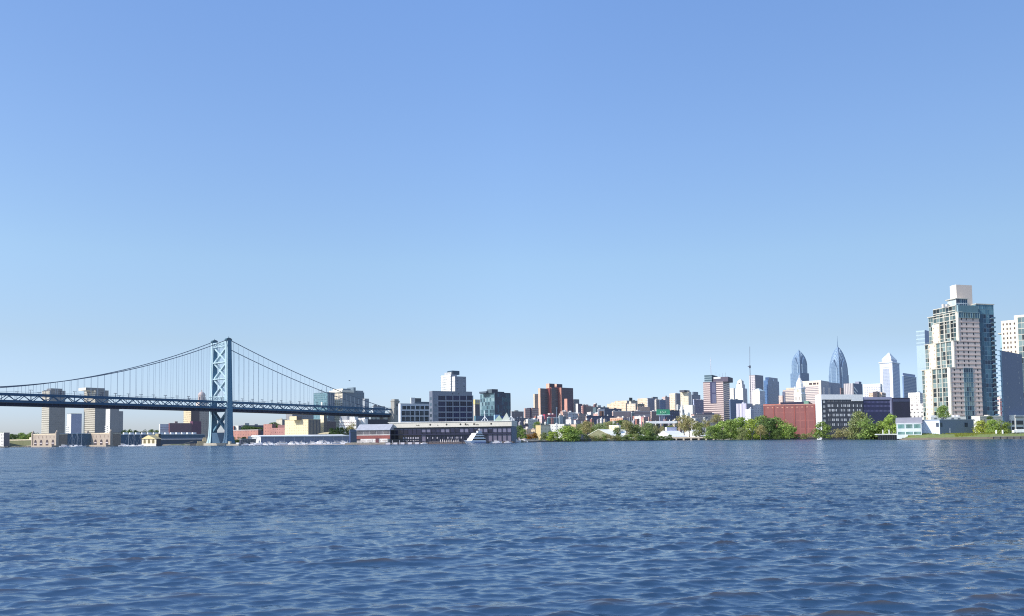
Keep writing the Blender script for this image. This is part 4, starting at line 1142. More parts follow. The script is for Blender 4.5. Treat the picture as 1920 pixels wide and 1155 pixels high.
low('grey_tower','blue-grey tower with a stepped roof left of the striped tower',1296,1298,1314,740.5,1750,S(150,152,164,haze=.1),FAC((104,108,128),(84,90,114),3,3.8,.5,.5,haze=.12),S(110,114,130),cat='tower block',units=0)
low('grey_tower','small upper block behind the stepped blue-grey tower',1299,1301,1310,734.5,1850,S(120,126,140,haze=.12),S(96,104,122,haze=.14),S(110,116,130),cat='tower block',bare=True)
low('lavender_office','lavender-blue office with a bright roof edge left of the striped tower',1300,1302,1321,749,1500,S(180,186,220),FAC((130,132,158),(100,104,134),2.6,4.2,.6,.4,haze=.06,var=.3),S(170,180,226),bare=True)
low('stone_hall','low white stone hall left of the church spire',1269,1271,1278,760,1480,S(236,232,222),S(196,192,190),S(236,230,220),bare=True,a=35)
low('stone_hall','white classical stone hall with a flat cornice right of the church spire',1283,1299,1304,760.5,1490,FAC((240,238,228),(214,210,200),2.6,50,.3,.999,var=.1),S(196,196,200),S(244,242,234),a=55,parapet=1.2)
# church spire
ch = empty('church_steeple','white wooden church steeple in front of the stone tower','church',(GX(1279.5,1420),1420,2),R(40))
zt = P(1279.5,752,1420).z-2
MB().box(-4,-4,-2,4,4,zt-22).build('tower_base',[WHITE],ch)
MB().box(-3.2,-3.2,zt-22,3.2,3.2,zt-15).build('belfry',[S(240,234,224)],ch)
for k in range(2): MB().box(-1,-3.3,zt-21,1,-3.1,zt-16.5).build('louvre',[S(150,146,146)],ch).rotation_euler=(0,0,-k*1.571)
MB().cone(0,0,zt-15,zt-10,2.6,2.2,8).cone(0,0,zt-10,zt,1.9,.05,8).build('spire',[S(244,240,232)],ch)
low('row_house_terrace','long low pinkish terrace with white dormers under the striped tower',1296,1302,1350,777,1150,S(226,190,170),W1((206,180,168)),S(130,110,120),a=34,units=4)
low('white_house','white house half hidden in the pale trees under the terrace',1296,1304,1312,785,1000,S(244,240,232),S(150,150,170),S(80,80,96),cat='house',bare=True)
low('dark_house','narrow dark grey house among the pale trees',1306,1307,1313,793,960,S(110,110,124),S(72,74,96),S(90,90,104),cat='house',bare=True)

# striped tower ---------------------------------------------------------------------------------
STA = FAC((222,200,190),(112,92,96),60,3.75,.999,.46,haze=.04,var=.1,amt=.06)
STRIPE_SHADE = FAC((150,140,150),(90,88,108),60,3.75,.999,.46,haze=.06,var=.1)  # shaded copy of the striped front, darkened in its colours
t = bld('striped_tower','tall pink and grey horizontally striped office tower with a dark central slot','office tower',1319.5,1357,1369,715.5,1450,62,STA,STRIPE_SHADE,S(150,140,140))
d = t.d
def fyt(px): return fy_at(t,px,0)
mass(t,'window_slot',-.5,fyt(1343.5),.2,fyt(1332.5),t.fz(756),t.fz(715),S(64,64,96))
mass(t,'slot_glazing',-.7,fyt(1343),-.45,fyt(1336),t.fz(736),t.fz(717),GLASS(94,96,124,var=.1)); mass(t,'slot_glazing',-.7,fyt(1343),-.45,fyt(1336),t.fz(755.5),t.fz(738),GLASS(94,96,124,var=.1))
mass(t,'corner_crown',2,fyt(1335.5),t.w*.9,fyt(1321.5),t.h,t.fz(701.5),FAC((70,96,108),(150,170,176),60,4,.999,.3,var=.1),S(50,70,86))
mass(t,'corner_crown',2,fyt(1366),t.w*.8,fyt(1338),t.h,t.fz(706.5),S(100,90,104),S(70,66,86))
mass(t,'roof_sign',1.6,fyt(1352),2.0,fyt(1339),t.fz(709.5),t.fz(706.3),WHITE)
mb = MB()
zz = t.fz(701.5)
for s in (0,1,2): mb.beam((6+1.4*math.cos(s*2.1),fyt(1333)+1.4*math.sin(s*2.1),zz),(6,fyt(1333),zz+28),.45,.45)
mb.box(5.75,fyt(1333)-.25,zz+26,6.25,fyt(1333)+.25,t.fz(668)).box(5.3,fyt(1333)-.7,t.fz(676),6.7,fyt(1333)+.7,t.fz(672))
mb.build('antenna_mast',[S(206,212,222,haze=.3)],t.root)
for px,hh in ((1343,9),(1349,6),(1355,7),(1361,8)): MB().box(3.8,fyt(px)-.2,t.fz(706.5),4.2,fyt(px)+.2,t.fz(706.5)+hh).build('antenna',[S(150,156,170)],t.root)
# behind it
low('cream_tower','plain cream tower right of the striped tower',1368.5,1376.5,1379,727.5,1700,S(238,228,212,haze=.05),S(190,188,192),S(180,180,186),cat='tower block',a=50,bare=True)
t = bld('setback_tower','pale stone stepped setback tower with a small arched crown','office tower',1378,1394,1402,728,1800,48,FAC((238,232,216),(200,190,176),3,4,.3,.5,haze=.06,var=.2),FAC((176,174,182),(130,132,146),3,4,.4,.5,haze=.1),S(226,220,206),bare=True)
for f,y in ((.16,720),(.26,713.5)): mass(t,'setback',t.w*f,t.d*f,t.w*(1-f),t.d*(1-f),t.h,t.fz(y),S(240,234,220,haze=.06),S(180,178,186,haze=.1))
mass(t,'crown_opening',t.w*.25,t.d*.42,t.w*.26+.1,t.d*.62,t.fz(725),t.fz(717),S(110,104,110))
MB().prism([(t.w*.3,t.d*.3),(t.w*.7,t.d*.3),(t.w*.7,t.d*.7),(t.w*.3,t.d*.7)],t.fz(713.5),t.fz(710.8),0,0,.4).build('crown_roof',[S(226,220,206)],t.root)
low('navy_office','dark blue low office below the setback tower',1368,1370,1394,749,1450,S(110,126,156),S(46,76,122,amt=.12),S(80,100,130),bare=True)
low('lavender_ribbed_office','lavender-grey ribbed office in front of the pale towers',1381,1400,1412,757,1400,FAC((200,194,206),(160,156,176),3,60,.5,.999,haze=.05),W1((150,146,166),haze=.06),S(196,196,206),a=50,units=2)
t = bld('construction_tower','tall unfinished tower with bare concrete floors, a crane beside it','tower block',1406,1417,1432.5,703,1900,45,FAC((214,206,204),(130,124,134),5,4.2,.55,.6,haze=.08,var=.3),S(112,116,132,haze=.1),S(120,124,136),parapet=.3)
c = empty('tower_crane','thin tall tower crane with raised jib over the unfinished tower','crane',(GX(1409.5,1890),1890,2),0)
zj = P(1409,690,1890).z-2; zt = P(1411,649.5,1890).z-2
mb = MB().box(-.7,-.7,-2,.7,.7,zj)
mb.build('mast',[S(110,112,124,haze=.1)],c)
MB().box(-1.6,-1.6,zj,1.6,1.6,zj+6).build('cab',[S(70,74,92,haze=.08)],c)
MB().beam((0,0,zj+4),(1.6,2,zt),.85,.85).beam((0,0,zj+3),(-5,0,zj+4),1.4,1.6).build('jib',[S(112,116,132,haze=.14)],c)
t = low('pyramid_tower','cream tower with a low greenish pyramid roof before the unfinished tower',1411.5,1425.5,1435,733,1650,W1((240,232,214),(210,196,176),haze=.04),FAC((176,182,196),(140,150,172),3,4,.4,.5,haze=.08),S(200,210,206),cat='tower block',a=46,bare=True)
MB().prism([(0,0),(t.w,0),(t.w,t.d),(0,t.d)],t.h,t.fz(727.8),0,0,.25).build('pyramid_roof',[S(206,222,222)],t.root)
mass(t,'base_wing',-6,2,2,t.d+7,-2,t.h*.55,S(238,230,214),S(196,194,200))
BLG = FAC((66,98,140),(44,70,112),3,4,.7,.7,haze=.08,var=.35,rough=.3)
t = bld('blue_glass_tower','dark blue glass tower with a notched top right of the unfinished tower','office tower',1433,1441,1462,713,1950,50,FAC((90,126,166),(60,92,138),3,4,.7,.7,haze=.1,var=.3),BLG,S(110,130,160),bare=True)
mass(t,'upper_block',t.w*.12,1,t.w*.92,t.d-1,t.h,t.fz(706.8),BLG,BLG)
MB().extr([(t.w*.48,t.h-3),(t.w*.62,t.h-3),(t.w*.52,t.h+5)],'y',.6,.9).build('light_panel',[S(236,240,244)],t.root)
low('white_offices','bright white low office right of the lavender ribbed one',1398,1408,1414,768,1300,S(240,238,236),W1((170,168,186)),S(236,236,240),a=50,units=2)
low('grey_offices','pale grey offices behind the tall trees left of the red brick warehouse',1402,1428,1434,760,1500,W1((206,202,204),(150,150,164)),S(150,150,164),S(190,190,196),a=54,units=2)
low('pink_house','small pinkish house on the skyline left of the clock tower',1461,1468,1471,741.5,1700,S(226,196,180),S(160,146,150),S(206,190,180),bare=True)

# ---- the dense low town: small houses between the big blocks -------------------------------------
KINDS = [('small red-brick house in the dense low town behind the shoreline trees',(176,120,104),(132,92,90),(150,130,122)),
         ('small cream house in the dense low town behind the shoreline trees',(226,208,180),(160,150,146),(206,198,184)),
         ('small grey house in the dense low town behind the shoreline trees',(168,166,170),(116,116,128),(120,120,126)),
         ('small pink-tan house in the dense low town behind the shoreline trees',(206,172,154),(150,128,124),(186,170,160)),
         ('small white-walled house in the dense low town behind the shoreline trees',(238,234,226),(186,184,188),(226,224,218))]
r4 = random.Random(33)
for i in range(84):
    k = r4.randrange(5)
    px = 968 + (1330-968)*i/84 + r4.uniform(-3,3)
    w_ = r4.uniform(3.5,9)
    Yh = r4.uniform(1000,1090) if i % 2 else r4.uniform(1130,1180)
    top = (r4.uniform(784,792) if i % 2 else r4.uniform(779,786))
    lab, ca, cb, cr = KINDS[k]  # ca is the sunlit wall colour, cb its shaded copy
    j = r4.uniform(.9,1.06); q = lambda c: tuple(int(x*j/8)*8 for x in c)
    t = bld('town_house',lab,'house',px-w_*.45,px,px+w_*.55,top,Yh,42,W1(q(ca),tuple(int(x*.66) for x in q(ca)),2.6,3.2),W1(q(cb),tuple(int(x*.62) for x in q(cb)),2.6,3.2),S(*cr),bare=True,group=lab.replace('small','small').replace(' house',' houses'))
    if r4.random() < .55:
        mass(t,'roof_hut',t.w*.2,t.d*.1,t.w*r4.uniform(.45,.7),t.d*.5,t.h,t.h+r4.uniform(1,2.4),S(*r4.choice(((226,222,214),(120,112,112),(180,170,160)))))
    if r4.random() < .4: MB().box(t.w*.7,t.d*.2,t.h-.1,t.w*.8,t.d*.3,t.h+r4.uniform(1,2)).build('chimney',[S(140,100,90)],t.root)
# ================================================================== downtown spires
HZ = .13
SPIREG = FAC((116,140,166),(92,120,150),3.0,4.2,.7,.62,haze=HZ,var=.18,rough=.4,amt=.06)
SPIRE_SHADE = FAC((76,104,138),(60,88,124),3.0,4.2,.7,.62,haze=HZ,var=.18,rough=.4,amt=.06)  # shaded copy of the spire glass, darker in the colour itself
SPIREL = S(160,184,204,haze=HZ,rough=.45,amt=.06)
def spire_tower(label, pl, pc, pr, shoulder, prof, bay, chev, wing, Y, mast):
    """square shaft tapering to a point, with projecting gabled bays and nested chevrons on every face"""
    t = bld('spired_skyscraper',label,'skyscraper',pl,pc,pr,shoulder,Y,36,SPIREG,SPIRE_SHADE,SPIREL,bare=True)
    cx, cy = t.w/2, t.d/2
    w0, d0 = t.w*(1-wing), t.d*(1-wing)
    fz = lambda y: zat(t, y, cx, cy)
    def sq(f): return [(cx-w0*f/2,cy-d0*f/2),(cx+w0*f/2,cy-d0*f/2),(cx+w0*f/2,cy+d0*f/2),(cx-w0*f/2,cy+d0*f/2)]
    mb = MB()
    for (f0,y0),(f1,y1) in zip(prof, prof[1:]):
        k = len(mb.m); mb.prism(sq(f0), fz(y0), fz(y1), 0, 2, max(f1/f0,.02), (cx,cy))
        mb.m[k+2] = 1; mb.m[k+3] = 1
    mb.build('tapered_crown',[SPIREG,SPIRE_SHADE,SPIREL],t.root)
    def fat(y):
        for (f0,y0),(f1,y1) in zip(prof, prof[1:]):
            if y1 <= y <= y0: return f0+(f1-f0)*(y0-y)/(y0-y1)
        return prof[0][0] if y > prof[0][1] else .02
    ye, yr, bw = bay
    P5 = lambda c, hw: [(c-hw,-2),(c+hw,-2),(c+hw,fz(ye)),(c,fz(yr)),(c-hw,fz(ye))]
    MB().extr(P5(cy,d0*bw),'x',cx-w0/2-2.2,cx+w0/2+2.2,1,0).extr(P5(cx,w0*bw),'y',cy-d0/2-2.2,cy+d0/2+2.2,1,0).build('gabled_bay',[SPIREG,SPIRE_SHADE],t.root)
    for yb,yt,wf in chev:
        f = fat((yb+yt)/2+1); e = MB()
        for s in (-1,1):
            e.beam((cx-w0*f/2-.5,cy+s*d0*wf*f,fz(yb)),(cx-w0*fat(yt)/2-.5,cy,fz(yt)),1.6,3.0)
            e.beam((cx+s*w0*wf*f,cy-d0*f/2-.5,fz(yb)),(cx,cy-d0*fat(yt)/2-.5,fz(yt)),1.6,3.0)
        e.build('chevron_band',[SPIREL],t.root)
    for s in (-1,1):
        MB().box(cx-w0/2-2.5,cy+s*d0*bw-.8,0,cx-w0/2-.5,cy+s*d0*bw+.8,fz(ye)).box(cx+s*w0*bw-.8,cy-d0/2-2.5,0,cx+s*w0*bw+.8,cy-d0/2-.5,fz(ye)).build('corner_rib',[SPIREL],t.root)
    zt, zm = fz(prof[-1][1]), fz(mast)
    MB().lathe([(2.0,zt-6),(1.2,zt),(.7,zt+(zm-zt)*.3),(.8,zt+(zm-zt)*.34),(.4,zt+(zm-zt)*.6),(.15,zm)],cx,cy,8).build('mast',[S(84,110,140,haze=.1)],t.root)
    return t
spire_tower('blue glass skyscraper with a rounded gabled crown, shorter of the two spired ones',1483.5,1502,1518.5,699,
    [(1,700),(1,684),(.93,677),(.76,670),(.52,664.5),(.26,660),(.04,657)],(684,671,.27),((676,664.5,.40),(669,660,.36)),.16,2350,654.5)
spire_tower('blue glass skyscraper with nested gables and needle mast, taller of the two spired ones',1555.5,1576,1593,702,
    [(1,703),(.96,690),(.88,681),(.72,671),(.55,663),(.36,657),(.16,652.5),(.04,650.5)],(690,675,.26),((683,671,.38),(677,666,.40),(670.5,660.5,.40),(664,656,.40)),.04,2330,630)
# clock tower ----------------------------------------------------------------------------------
ct = empty('clock_tower','white stone city clock tower with a domed top and a statue','clock tower',(GX(1502,1690),1690,2),R(40))
K=.80
CTW = S(240,238,234,haze=.08,amt=.08); CTG = S(196,200,210,haze=.1)
zz = lambda y: (P(1502,y,1690).z-2)/K
MB().box(-10.5,-10.5,-2,10.5,10.5,zz(739),0).build('tower_base',[FAC((238,234,222),(176,166,156),10.5,14,.35,.6,haze=.08,z0=zz(752),var=.1)],ct)
MB().box(-11.4,-11.4,zz(740),11.4,11.4,zz(738.3)).build('cornice',[CTW],ct)
MB().box(-9.6,-9.6,zz(738.3),9.6,9.6,zz(729)).build('clock_stage',[CTW],ct)
for k in range(4): 
    o = MB().extr([(3.6*math.cos(i*.5236),zz(733)+3.6*math.sin(i*.5236)) for i in range(12)],'y',-9.9,-9.55).build('clock_face',[S(206,200,176,haze=.08)],ct); o.rotation_euler=(0,0,k*math.pi/2)
MB().box(-11,-11,zz(729.5),11,11,zz(728)).build('cornice',[CTG],ct)
MB().cone(0,0,zz(728),zz(720),10,9.2,8).cone(0,0,zz(720),zz(713),9.2,6.0,8).cone(0,0,zz(713),zz(708.5),5.0,3.0,8).build('dome',[CTW],ct)
MB().lathe([(1.6,zz(708.5)),(2.0,zz(706.5)),(1.7,zz(704.5)),(.8,zz(704)),(1.0,zz(703.2)),(.1,zz(702.4))],0,0,8).beam((.4,0,zz(705)),(2.6,0,zz(704.6)),.7,.7).build('statue',[CTG],ct)
for sx in (-1,1):
    for sy in (-1,1): MB().cone(sx*9,sy*9,zz(728),zz(724),1.4,.3,6).build('corner_finial',[CTW],ct)
for o_ in ct.children: o_.scale = (K,K,K)
# slabs in front of the spires
STR = lambda c,w_: FAC(c,w_,60,4.0,.999,.42,haze=.06,var=.15,amt=.06)
t = bld('striped_office','long beige office slab with dark window strips left of the clock tower','office',1469,1496,1500,730,1900,56,STR((222,206,190),(130,120,126)),S(150,146,156,haze=.1),S(214,196,180),bare=True)
mass(t,'roof_slab',1,fy_at(t,1500,1),t.w,fy_at(t,1475,1),t.h,t.fz(726.5),S(230,210,184,haze=.05))
mass(t,'dark_end',-1.5,t.d-5,t.w,t.d+1,-2,t.fz(733.5),S(110,112,134,haze=.1))
t = bld('striped_office','tall beige striped office slab with a blank end shaded grey right of the clock tower','office',1505,1540.5,1560,722.5,1800,52,STR((226,208,196),(136,128,132)),FAC((158,158,172),(130,132,152),40,40,.3,.5,haze=.1),S(220,204,190),bare=True)
mass(t,'plant_floor',0,0,t.w*.8,t.d,t.h,t.fz(713),S(236,218,198,haze=.05),S(176,172,178,haze=.08))
for a0,a1 in ((1518.5,1524),(1526,1531.5),(1533,1538)): MB().box(-.3,fy_at(t,a1,0),t.fz(720.5),.1,fy_at(t,a0,0),t.fz(717)).build('louvre',[S(80,66,70)],t.root)
mass(t,'corner_pier',-.4,-.4,3,5,-2,t.fz(713),S(244,226,206,haze=.05))
t = bld('grey_slab','blank lavender-grey slab stepping down right of the striped offices','office',1546,1548,1577,716,1850,46,S(170,172,186,haze=.1),S(134,140,160,haze=.1),S(170,174,188),bare=True)
mass(t,'stair_strip',t.w*.25,-.5,t.w*.45,.1,0,t.fz(724),S(76,98,134,haze=.08)); mass(t,'low_wing',t.w,1,t.w+14,t.d,-2,t.fz(724),S(140,146,166,haze=.1))
low('brown_block','small dark brown block between the spired tower and the louvred office',1576,1578,1585.5,727,1750,S(150,120,116),S(106,90,92,haze=.05),S(120,104,104),bare=True)
t = bld('louvred_office','grey-beige office with vertical ribs and a shaded side crossed by two bright diagonal strips','office',1583,1601,1618.5,718.5,1700,46,FAC((206,198,194),(150,144,150),3.6,60,.5,.999,haze=.05,var=.1),S(96,106,134,haze=.08),S(150,146,154),bare=True)
mass(t,'roof_tower',t.w*.62,0,t.w*.9,t.d*.4,t.h,t.fz(714),S(150,152,166,haze=.08),S(100,110,138,haze=.08))
for k in range(2):
    za = t.fz(726+7.5*k); MB().beam((t.w*.08,-.4,za),(t.w*.42,-.4,za-9),.6,3.0).build('light_strip',[S(236,236,236)],t.root)
t = bld('white_grid_office','white office with a regular grid of windows left of the pyramid-topped tower','office',1619.5,1652,1656,719.5,1900,58,FAC((240,238,236),(176,176,190),5.2,5.0,.55,.5,haze=.05,var=.2),S(190,190,200),WHITE,bare=True)
mass(t,'blank_top',-.3,-.3,t.w,t.d+.3,t.h-7,t.h+.5,S(244,242,238,haze=.04))
# pyramid-topped white tower
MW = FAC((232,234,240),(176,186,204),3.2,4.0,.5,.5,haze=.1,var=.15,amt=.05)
WHITE_SHADE = FAC((130,148,180),(100,122,164),3.2,4.0,.5,.5,haze=.12,var=.15,amt=.05)  # shaded copy of the white facade, shade put into its colours
t = bld('pyramid_skyscraper','tall white skyscraper with notched corners and a white pyramid top','skyscraper',1651.5,1674.5,1688.5,679,2270,50,MW,WHITE_SHADE,WHITE,bare=True)
mass(t,'recess',-.6,t.d*.22,.2,t.d*.74,0,t.fz(691),FAC((186,192,204),(150,160,180),2.4,4,.6,.5,haze=.1,var=.1))
MB().box(-.9,t.d*.14,0,-.1,t.d*.2,t.fz(688)).box(-.9,t.d*.76,0,-.1,t.d*.82,t.fz(688)).box(-.95,t.d*.14,t.fz(688),-.1,t.d*.82,t.fz(685.5)).build('pilaster',[S(244,244,246,haze=.08)],t.root)
mass(t,'corner_pier',-1.2,-1.2,6,6,-2,t.fz(681),S(240,242,246,haze=.08),S(206,212,224,haze=.1))
MB().box(-2.2,-2.2,t.h-1,t.w+2.2,t.d+2.2,t.h+2).build('cornice',[S(226,230,238,haze=.1)],t.root)
mass(t,'top_stage',t.w*.12,t.d*.12,t.w*.88,t.d*.88,t.h+2,t.fz(672.5),S(240,240,242,haze=.08),S(176,186,206,haze=.12))
MB().prism([(t.w*.1,t.d*.1),(t.w*.9,t.d*.1),(t.w*.9,t.d*.9),(t.w*.1,t.d*.9)],t.fz(672.5),t.fz(658.5),0,0,.05).build('pyramid_roof',[S(246,244,242,haze=.08)],t.root)
t = bld('blue_office_tower','dark blue office tower with a lighter roof storey right of the pyramid-topped tower','office tower',1693.5,1696,1720,705,2100,46,S(110,136,172,haze=.12),FAC((74,104,146),(58,88,130),4,4,.6,.5,haze=.12,var=.2),S(120,140,170),bare=True)
mass(t,'roof_storey',2,2,t.w*.98,t.d,t.h+1.5,t.fz(699),S(150,166,196,haze=.14),S(128,146,182,haze=.14))
MB().box(-.5,-.5,t.h,t.w+.5,t.d,t.h+1.5).build('bright_ledge',[S(206,216,230,haze=.1)],t.root)
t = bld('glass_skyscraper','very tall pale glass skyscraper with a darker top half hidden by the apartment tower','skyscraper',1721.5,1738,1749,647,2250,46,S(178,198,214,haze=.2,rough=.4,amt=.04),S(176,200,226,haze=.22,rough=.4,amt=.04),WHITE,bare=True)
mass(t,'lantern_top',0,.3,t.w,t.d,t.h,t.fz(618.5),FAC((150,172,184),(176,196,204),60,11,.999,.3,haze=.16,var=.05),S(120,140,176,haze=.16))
low('white_block','white low office cluster left of the apartment tower foot',1704,1726,1736,736,1300,W1((238,234,222),(190,180,170)),S(170,168,176),WHITE,a=55,bare=True)
low('white_block','broad white flat block with few windows below the white office cluster',1705,1736,1741,757,1000,W1((238,234,224),(150,140,134),6,5),S(200,196,190),WHITE,a=60,bare=True)
low('white_block','lowest white block beside the dark end of the black office',1705,1733,1742,771,950,W1((236,232,222),(130,124,120),4,5),S(206,202,196),WHITE,a=60,bare=True)
low('cream_roof_houses','cream rooftop house with dark hut showing over the navy office wing',1630,1655,1662,736,1000,S(236,206,176),S(90,70,80),S(226,200,180),a=56,bare=True)
low('dark_roof_hut','dark roof hut above the navy office wing',1638,1646,1650,734.5,990,S(80,66,70),S(50,44,60),S(90,80,84),a=56,bare=True)

# ================================================================== red brick warehouse and black-and-white office
RB = FAC((154,90,80),(144,82,74),7.5,8.4,.86,.86,var=.06,amt=.22)
t = bld('red_brick_warehouse','big red brick warehouse behind the shoreline trees','warehouse',1432,1530,1536,757.5,800,66,RB,S(110,64,60),S(120,84,80),bare=True)
d = t.d
for y in (.985,.80,.60,.40,.2,.02): MB().box(-.35,d*y-.5,0,-.02,d*y+.5,t.h).build('pilaster',[S(160,84,72,amt=.25)],t.root)
MB().box(-.4,-.3,t.h-.5,t.w,d+.2,t.h+.4).build('cornice',[S(196,140,124)],t.root)
for k in range(10): pane(t,'A',d*(.05+.094*k),t.h-3.0,1.6,.7,S(220,170,140))
mass(t,'dark_attic',4,fy_at(t,1518,4),t.w,fy_at(t,1464,4),t.h,t.fz(752.3),S(40,36,62))
mass(t,'taller_bay',-.2,fy_at(t,1465,0),t.w,d+.1,t.h,t.fz(755.5),S(186,110,92))
mass(t,'roof_hut',2,fy_at(t,1517,2),6,fy_at(t,1508,2),t.h,t.fz(751),S(120,160,140),S(60,70,70))
BLK = S(60,62,72,amt=.15); NVY = S(34,34,82,amt=.15)
t = bld('black_office','black office block with a thick white frame and rows of small white windows','office',1530.5,1541,1618.5,740.5,722,12,S(246,246,246,amt=.04),BLK,S(226,226,226),bare=True)
MB().box(-.4,-.45,t.h-4.2,t.w,.1,t.h+.4).box(-.45,-.4,0,.1,t.d,t.h+.4).build('white_frame',[S(248,248,248,amt=.04)],t.root)
MB().box(t.w*.72,-.45,t.h-5.6,t.w,-.05,t.h-4.2).build('white_frame_step',[S(248,248,248,amt=.04)],t.root)
r2 = random.Random(12)
wlit = GLASS(226,228,230,var=.15); wdim = GLASS(104,108,116,var=.3)
for j,yy in enumerate((751.5,760.5,769,778,787,796)):
    for i in range(9):
        for q in (0,1):
            px = 1552.5+i*7.4+q*2.9
            x = t.fx(px); 
            if x > t.w-1: continue
            z = zat(t,yy+2.4,x,0)
            m_ = wdim if (j==0 or r2.random()<.3) else wlit
            pane(t,'B',x,z,1.05,2.2,m_)
    if j<5:
        x = t.fx(1543.5); pane(t,'B',x,zat(t,yy+4.2,x,0),t.fx(1547.5)-x,2.3,GLASS(196,198,200,var=.1),(2,1),'bay_window')
W0 = t
x0 = t.w
nb = mass(t,'navy_wing',x0,.4,t.fx(1673),t.d,-2,t.fz(745),NVY,NVY,S(150,150,170))
MB().box(x0,-.1,t.fz(749.4),t.fx(1673),.3,t.fz(744.6)).box(t.fx(1670),-.1,0,t.fx(1673),.38,t.fz(749.4)).build('lavender_frame',[S(166,166,196)],t.root)
wv = GLASS(120,120,170,var=.4)
for j,yy in enumerate((753.5,761,770)):
    for i in range(20):
        x = t.fx(1621.5+i*2.45); z = zat(t,yy+2.0,x,0)
        pane(t,'B',x,z,.75,1.7,wv,off=-.4)
flush(t)
t2 = mass(t,'dark_end_block',t.fx(1673.2),-1.5,t.fx(1705),t.d*.7,-2,t.fz(746.0),S(30,24,54),S(34,26,58,amt=.3),S(20,18,36))
MB().box(t.fx(1673.2)+.2,-1.7,t.fz(753.5),t.fx(1705),-1.45,t.fz(749)).build('grey_band',[S(70,74,108)],t.root)

# ================================================================== pump house on the grass bank
t = bld('pump_house','pale blue metal building with a large blank side wall on the grass bank','building',1725,1762,1826,787,566,27,S(212,222,238,amt=.05),S(116,130,146,amt=.06),S(190,194,198),base=3.4,bare=True)
MB().box(-.2,-.2,t.h-.4,t.w+.2,t.d,t.h+.3).build('parapet',[S(150,160,172)],t.root)
for f_,a0,a1,y0,y1 in (('A',1755.5,1760.5,792.5,800.5),('B',1763,1767,792.5,800.5),('B',1808.5,1814.5,792.5,800.5)):
    if f_=='A': pane(t,'A',fy_at(t,a1,0),t.fz(y1),fy_at(t,a0,0)-fy_at(t,a1,0),t.fz(y0)-t.fz(y1),(GLASS(70,80,100),S(150,160,176)),(2,1))
    else:
        x=t.fx(a0); pane(t,'B',x,zat(t,y1,x),t.fx(a1)-x,zat(t,y0,x)-zat(t,y1,x),(GLASS(34,56,76),S(70,90,110)),(2,1))
MB().box(t.w*.27,-.5,0,t.w*.29,-.02,4.6).build('downpipe',[S(206,206,206)],t.root)
PH = t
t = bld('glazed_pavilion','low pavilion with curved grey roof and teal window walls beside the pale blue building','pavilion',1681,1681,1728,794,575,-27,S(226,230,230),S(206,214,216),S(206,204,208),base=3.2,bare=True,depth=16)
n_=10
prof = [(0,t.h-.1)]+[(16*(i/n_),t.h+4.4*math.sin(math.pi/2*(i/n_))) for i in range(1,n_+1)]+[(16,t.h-.1)]
MB().extr([(y,z) for y,z in prof][::-1],'x',-.6,t.w+.6).build('curved_roof',[S(150,148,154,amt=.1)],t.root)
tg = (GLASS(44,96,92,var=.5), S(170,206,200))
for i in range(3):
    x0 = t.w*(.05+.32*i)
    pane(t,'B',x0,t.h-3.6,t.w*.27,2.9,tg,(6,1)); pane(t,'B',x0,.6,t.w*.27,1.9,tg,(6,1))
MB().box(0,-.3,t.h-.3,t.w,-.02,t.h+.15).build('eaves',[S(226,228,230)],t.root)
t = bld('white_block','long white flat-roofed block with small roof boxes behind the pale blue building','building',1742,1746,1812,781.5,612,10,WHITE,S(236,236,232,amt=.05),S(240,240,238),bare=True,depth=15)
for px in (1750,1754,1760,1768,1781,1785,1793,1800): mass(t,'roof_box',t.fx(px),2,t.fx(px)+1.6,4,t.h-2.2 if px%2 else t.h,t.h+1.2,S(226,226,226))
for px in (1752,1765,1784,1796): MB().box(t.fx(px),-.12,t.h-2.6,t.fx(px)+2.2,.05,t.h-.9).build('vent',[S(120,124,130)],t.root)

# ================================================================== tall apartment tower
Yt = 645
TG = [GLASS(80,102,104,var=.35),GLASS(124,144,142,var=.25),GLASS(30,40,44,var=.3),GLASS(98,120,122,var=.3)]
TGd = [GLASS(38,74,100,var=.3),GLASS(60,100,122,var=.3),GLASS(26,50,78,var=.3),GLASS(76,112,128,var=.3)]
TB = [GLASS(44,86,112,var=.3),GLASS(66,110,130,var=.3),GLASS(90,132,146,var=.3)]
PNK = S(220,202,190,amt=.06,scale=.3); CRM = S(246,228,200,amt=.05)
t = bld('apartment_tower','tall stepped cream and pink apartment tower with glass corners and a blank white top box','apartment tower',1731,1784,1842,690,Yt,15,S(170,186,186),PNK,S(200,196,190),bare=True,base=3.2)
T = t
TRIM = S(206,200,184,amt=.08)
nfl = lambda z0,z1: max(1,round((z1-z0)/3.85))
tiers = [(1784,785,690,(1731,1737.5,1751,1780)),(1793,690,640,(1738.5,1746.5,1760,1789.5)),(1803,640,586,(1747,1755,1768,1800))]
xs = []
